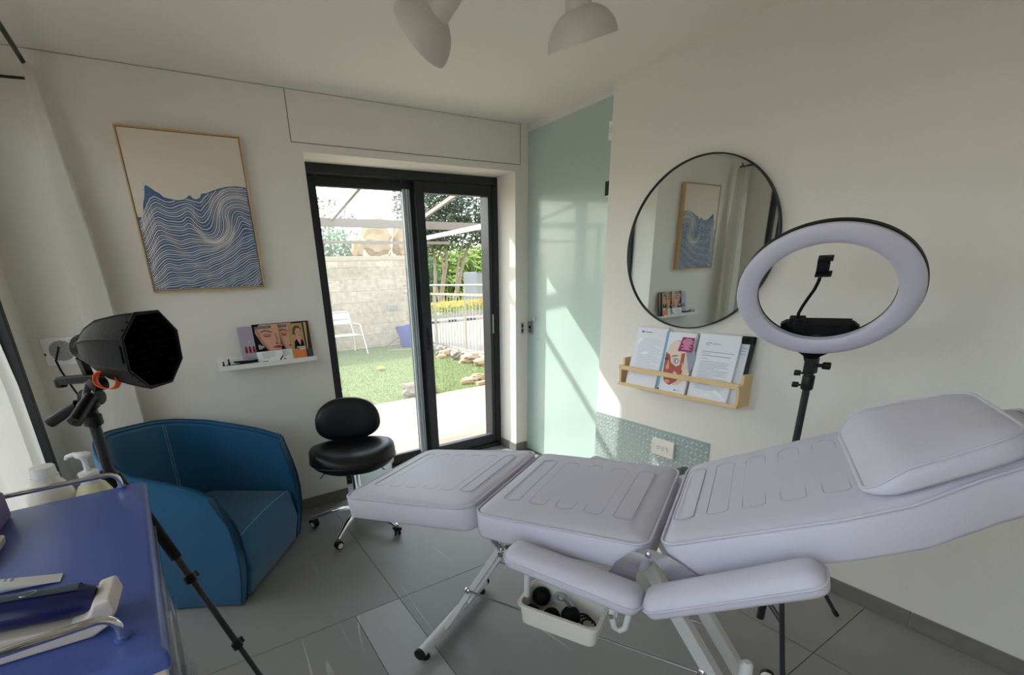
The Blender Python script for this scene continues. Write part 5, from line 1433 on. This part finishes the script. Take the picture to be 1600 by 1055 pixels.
# pergola frame over the patio
pg = thing('pergola_frame', (0, 3.0, 0), 'light metal awning frame over the patio with sloping bars', 'pergola')
mb = MB(); mb.bar((-4, 3.0, 2.275), (2.4, 3.0, 2.215), .048, .03, ZZ, 'pergola_metal'); mb.build('front_beam', pg)
mb = MB(); mb.bar((-4, 2.92, 2.03), (1.0, 2.92, 2.0), .018, .014, ZZ, 'pergola_metal'); mb.build('lower_rail', pg)
for x in (-.62, .56, -2.4):
    mb = MB(); mb.bar((x, 3.0, 2.27), (x, .48, 2.69), .018, .022, (1, 0, 0), 'pergola_metal'); mb.build('rafter', pg)
mb = MB(); mb.bar((.72, .5, 2.085), (.72, 3.35, 2.075), .026, .020, ZZ, 'pergola_white'); mb.build('side_bar', pg)
mb = MB(); mb.bar((-4, 1.5, 2.77), (2.4, 1.5, 2.74), .022, .018, ZZ, 'pergola_metal'); mb.build('cross_bar', pg)
for x, y in ((-3.9, 3.0), (2.4, 3.0)):
    mb = MB(); mb.obox((x, y, 1.02), (.03, 0, 0), (0, .03, 0), (0, 0, 1.2), 'pergola_white'); mb.build('post', pg)
# planting
def leaves(mb, fn, n, size, m, seed):
    rr = random.Random(seed)
    for _ in range(n):
        p = fn(rr)
        if p is None: continue
        s_ = size * rr.uniform(.6, 1.4); a = Vector((rr.gauss(0, 1), rr.gauss(0, 1), rr.gauss(0, 1))).normalized(); b = a.orthogonal().normalized()
        mb.add([p - a * s_, p - b * s_ * .4, p + a * s_, p + b * s_ * .4], [(0, 1, 2, 3)], m)
def blob(c, r):
    def f(rr):
        d = Vector((rr.gauss(0, 1), rr.gauss(0, 1), rr.gauss(0, 1))).normalized(); k = rr.random() ** .35
        return Vector((c[0] + r[0] * d.x * k, c[1] + r[1] * d.y * k, c[2] + r[2] * d.z * k))
    return f
def bush(name, blobs, size, m, label, seed, cat='bush', group=None):
    t = thing(name, (blobs[0][0][0], blobs[0][0][1], 0), label, cat, group)
    mb = MB()
    for k, (c, r, n) in enumerate(blobs): leaves(mb, blob(c, r), n, size, m, seed + k)
    mb.build('foliage', t)
    mb = MB()
    for k, (c, r, n) in enumerate(blobs): mb.tube([(blobs[0][0][0] + (c[0] - blobs[0][0][0]) * .3, c[1], 0), (c[0], c[1], c[2])], [.06, .02], 'bark', 8)
    mb.build('stems', t); return t
bush('garden_bush', [((1.0, 9.3, 2.2), (1.0, .6, .75), 2600), ((.0, 9.3, 2.3), (.9, .6, .8), 2200), ((1.55, 9.2, 1.9), (.5, .5, .6), 900)], .055, 'leaf_hedge', 'bright green bush rising behind the stone wall left of the boulders', 40)
bush('feathery_shrub', [((1.55, 10.5, 3.0), (.9, .6, .75), 900), ((.6, 10.5, 3.1), (.7, .6, .7), 500)], .06, 'leaf_olive', 'sparse grey-green shrub behind the stone wall, between bush and sky', 50, 'shrub')
def tree(name, base, trunk, crown, leafm, label, seed, size=.09):
    t = thing(name, base, label, 'tree')
    mb = MB(); KT = 1.36; cm = Vector((-2.486, -3.185, 1.5385))
    def far(p):
        q = cm + (Vector(p) - cm) * KT; q.z = max(q.z, .16); return q
    for P, r0, r1 in trunk:
        n = len(P); P = [far(p) for p in P]; r0, r1 = r0 * KT, r1 * KT; mb.tube(P, [r0 + (r1 - r0) * i / (n - 1) for i in range(n)], 'bark', 10)
    mb.build('trunk', t, smooth=True)
    mb = MB()
    for k, (c, r, n) in enumerate(crown): leaves(mb, blob(far(c), [v * KT for v in r]), n, size * KT, leafm, seed + k)
    mb.build('crown', t)
tree('olive_tree', (7.3, 14.6, .16), [([(4.70, 9.9, 0), (4.62, 9.9, .7), (4.66, 9.9, 1.2), (4.86, 9.9, 2.0), (4.9, 9.9, 3.0)], .10, .035), ([(4.66, 9.9, .6), (4.46, 9.95, 1.3), (4.52, 10, 2.1), (4.36, 10.1, 3.2)], .065, .03),
     ([(4.56, 9.9, 0), (4.50, 9.85, .8), (4.72, 9.85, 1.7), (4.62, 9.9, 2.6)], .06, .025), ([(4.92, 9.85, 0), (5.04, 9.8, .9), (5.26, 9.8, 1.6), (5.44, 9.8, 2.1), (5.9, 9.8, 3.0), (6.2, 9.8, 3.5)], .075, .03), ([(5.10, 9.8, 1.1), (5.12, 9.7, 1.8), (5.3, 9.6, 2.6)], .045, .02),
     ([(6.45, 9.9, 2.4), (6.35, 9.8, 1.5), (6.42, 9.8, 0)], .03, .05)],
     [((4.5, 10, 3.6), (1.2, 1.1, 1.2), 5200), ((5.6, 9.9, 3.8), (1.2, 1.1, 1.1), 3600), ((5.1, 10, 2.8), (1.2, .9, .5), 1900), ((6.5, 9.7, 3.1), (.9, .8, .8), 1500), ((4.2, 10, 2.7), (.5, .7, .6), 900), ((6.6, 9.7, 2.5), (.5, .5, .5), 350)],
     'leaf_olive', 'old olive tree with several twisted trunks beyond the railing', 70, .07)
bush('green_hedge', [((12.5, 24, 1.3), (3.5, 1.2, 2.4), 5200), ((17, 24.5, 1.5), (3.5, 1.2, 2.8), 5200), ((8.5, 24, 1.0), (3, 1.2, 2.1), 3000)], .22, 'leaf_bright', 'bright yellow-green reeds filling the view beyond the road', 90, 'hedge')
bush('dark_bush', [((9.0, 21, 1.6), (1.6, 1, 1.5), 1800)], .16, 'leaf', 'darker green bush behind the olive trunks', 96)
mb = MB(); mb.box((4.3, 13.3, -.05), (30, 14.2, .18), 'kerb'); mb.box((2.8, 14.2, -.05), (60, 60, .14), 'turf'); struct(mb.build('trim_5'))
fb_ = thing('flower_bed', (9, 13.7, .2), 'bed of yellow and orange flowers across the road', 'flowers')
mb = MB(); rr = random.Random(12)
leaves(mb, lambda r: Vector((r.uniform(5.5, 16), r.uniform(13.3, 14.2), .2 + r.random() * .35)), 2600, .07, 'leaf_bright', 13)
o = mb.build('leaves', fb_)
mb = MB()
for k, m_ in enumerate(('flower_yellow', 'flower_orange')):
    leaves(mb, lambda r: Vector((r.uniform(5.5, 9.5) if k == 0 else r.uniform(8.2, 10.5), r.uniform(13.25, 14.1), .42 + r.random() * .22)), 900 if k == 0 else 260, .06, m_, 14 + k)
mb.build('blossoms', fb_)
cn = thing('grey_container', (10.6, 17.0, 0), 'grey metal container standing across the road beside the hedge', 'container')
mb = MB(); mb.box((10.1, 16.4, 0), (13.2, 17.6, 1.75), 'container_grey'); mb.build('body', cn, bevel=.02)
mb = MB(); mb.prism([(10.1, 16.38, .1), (10.8, 16.38, .1), (10.45, 16.38, 1.7), (10.1, 16.38, 1.7)], (0, .015, 0), 'kerb'); mb.build('side_panel', cn)
mb = MB(); mb.box((11.0, 16.36, .9), (11.2, 16.4, 1.65), 'garden_white'); mb.box((10.9, 16.36, .6), (11.1, 16.4, .9), 'brown'); mb.build('notice', cn)
# second garden side, seen only through the left window and in the mirror: stone wall
mb = MB(); mb.box((-5.4, -5.4, 3.2), (-3.45, 4.6, 3.3), 'render_ext'); struct(mb.build('sun_block_slab'))  # unseen slab added to keep direct sun out of the left window
mb = MB(); mb.box((-6.4, -6, -.05), (-6.1, 4, 1.5), 'block_wall'); tag(mb.build('side_garden_wall', None), 'low stone block wall outside the left window', 'wall')
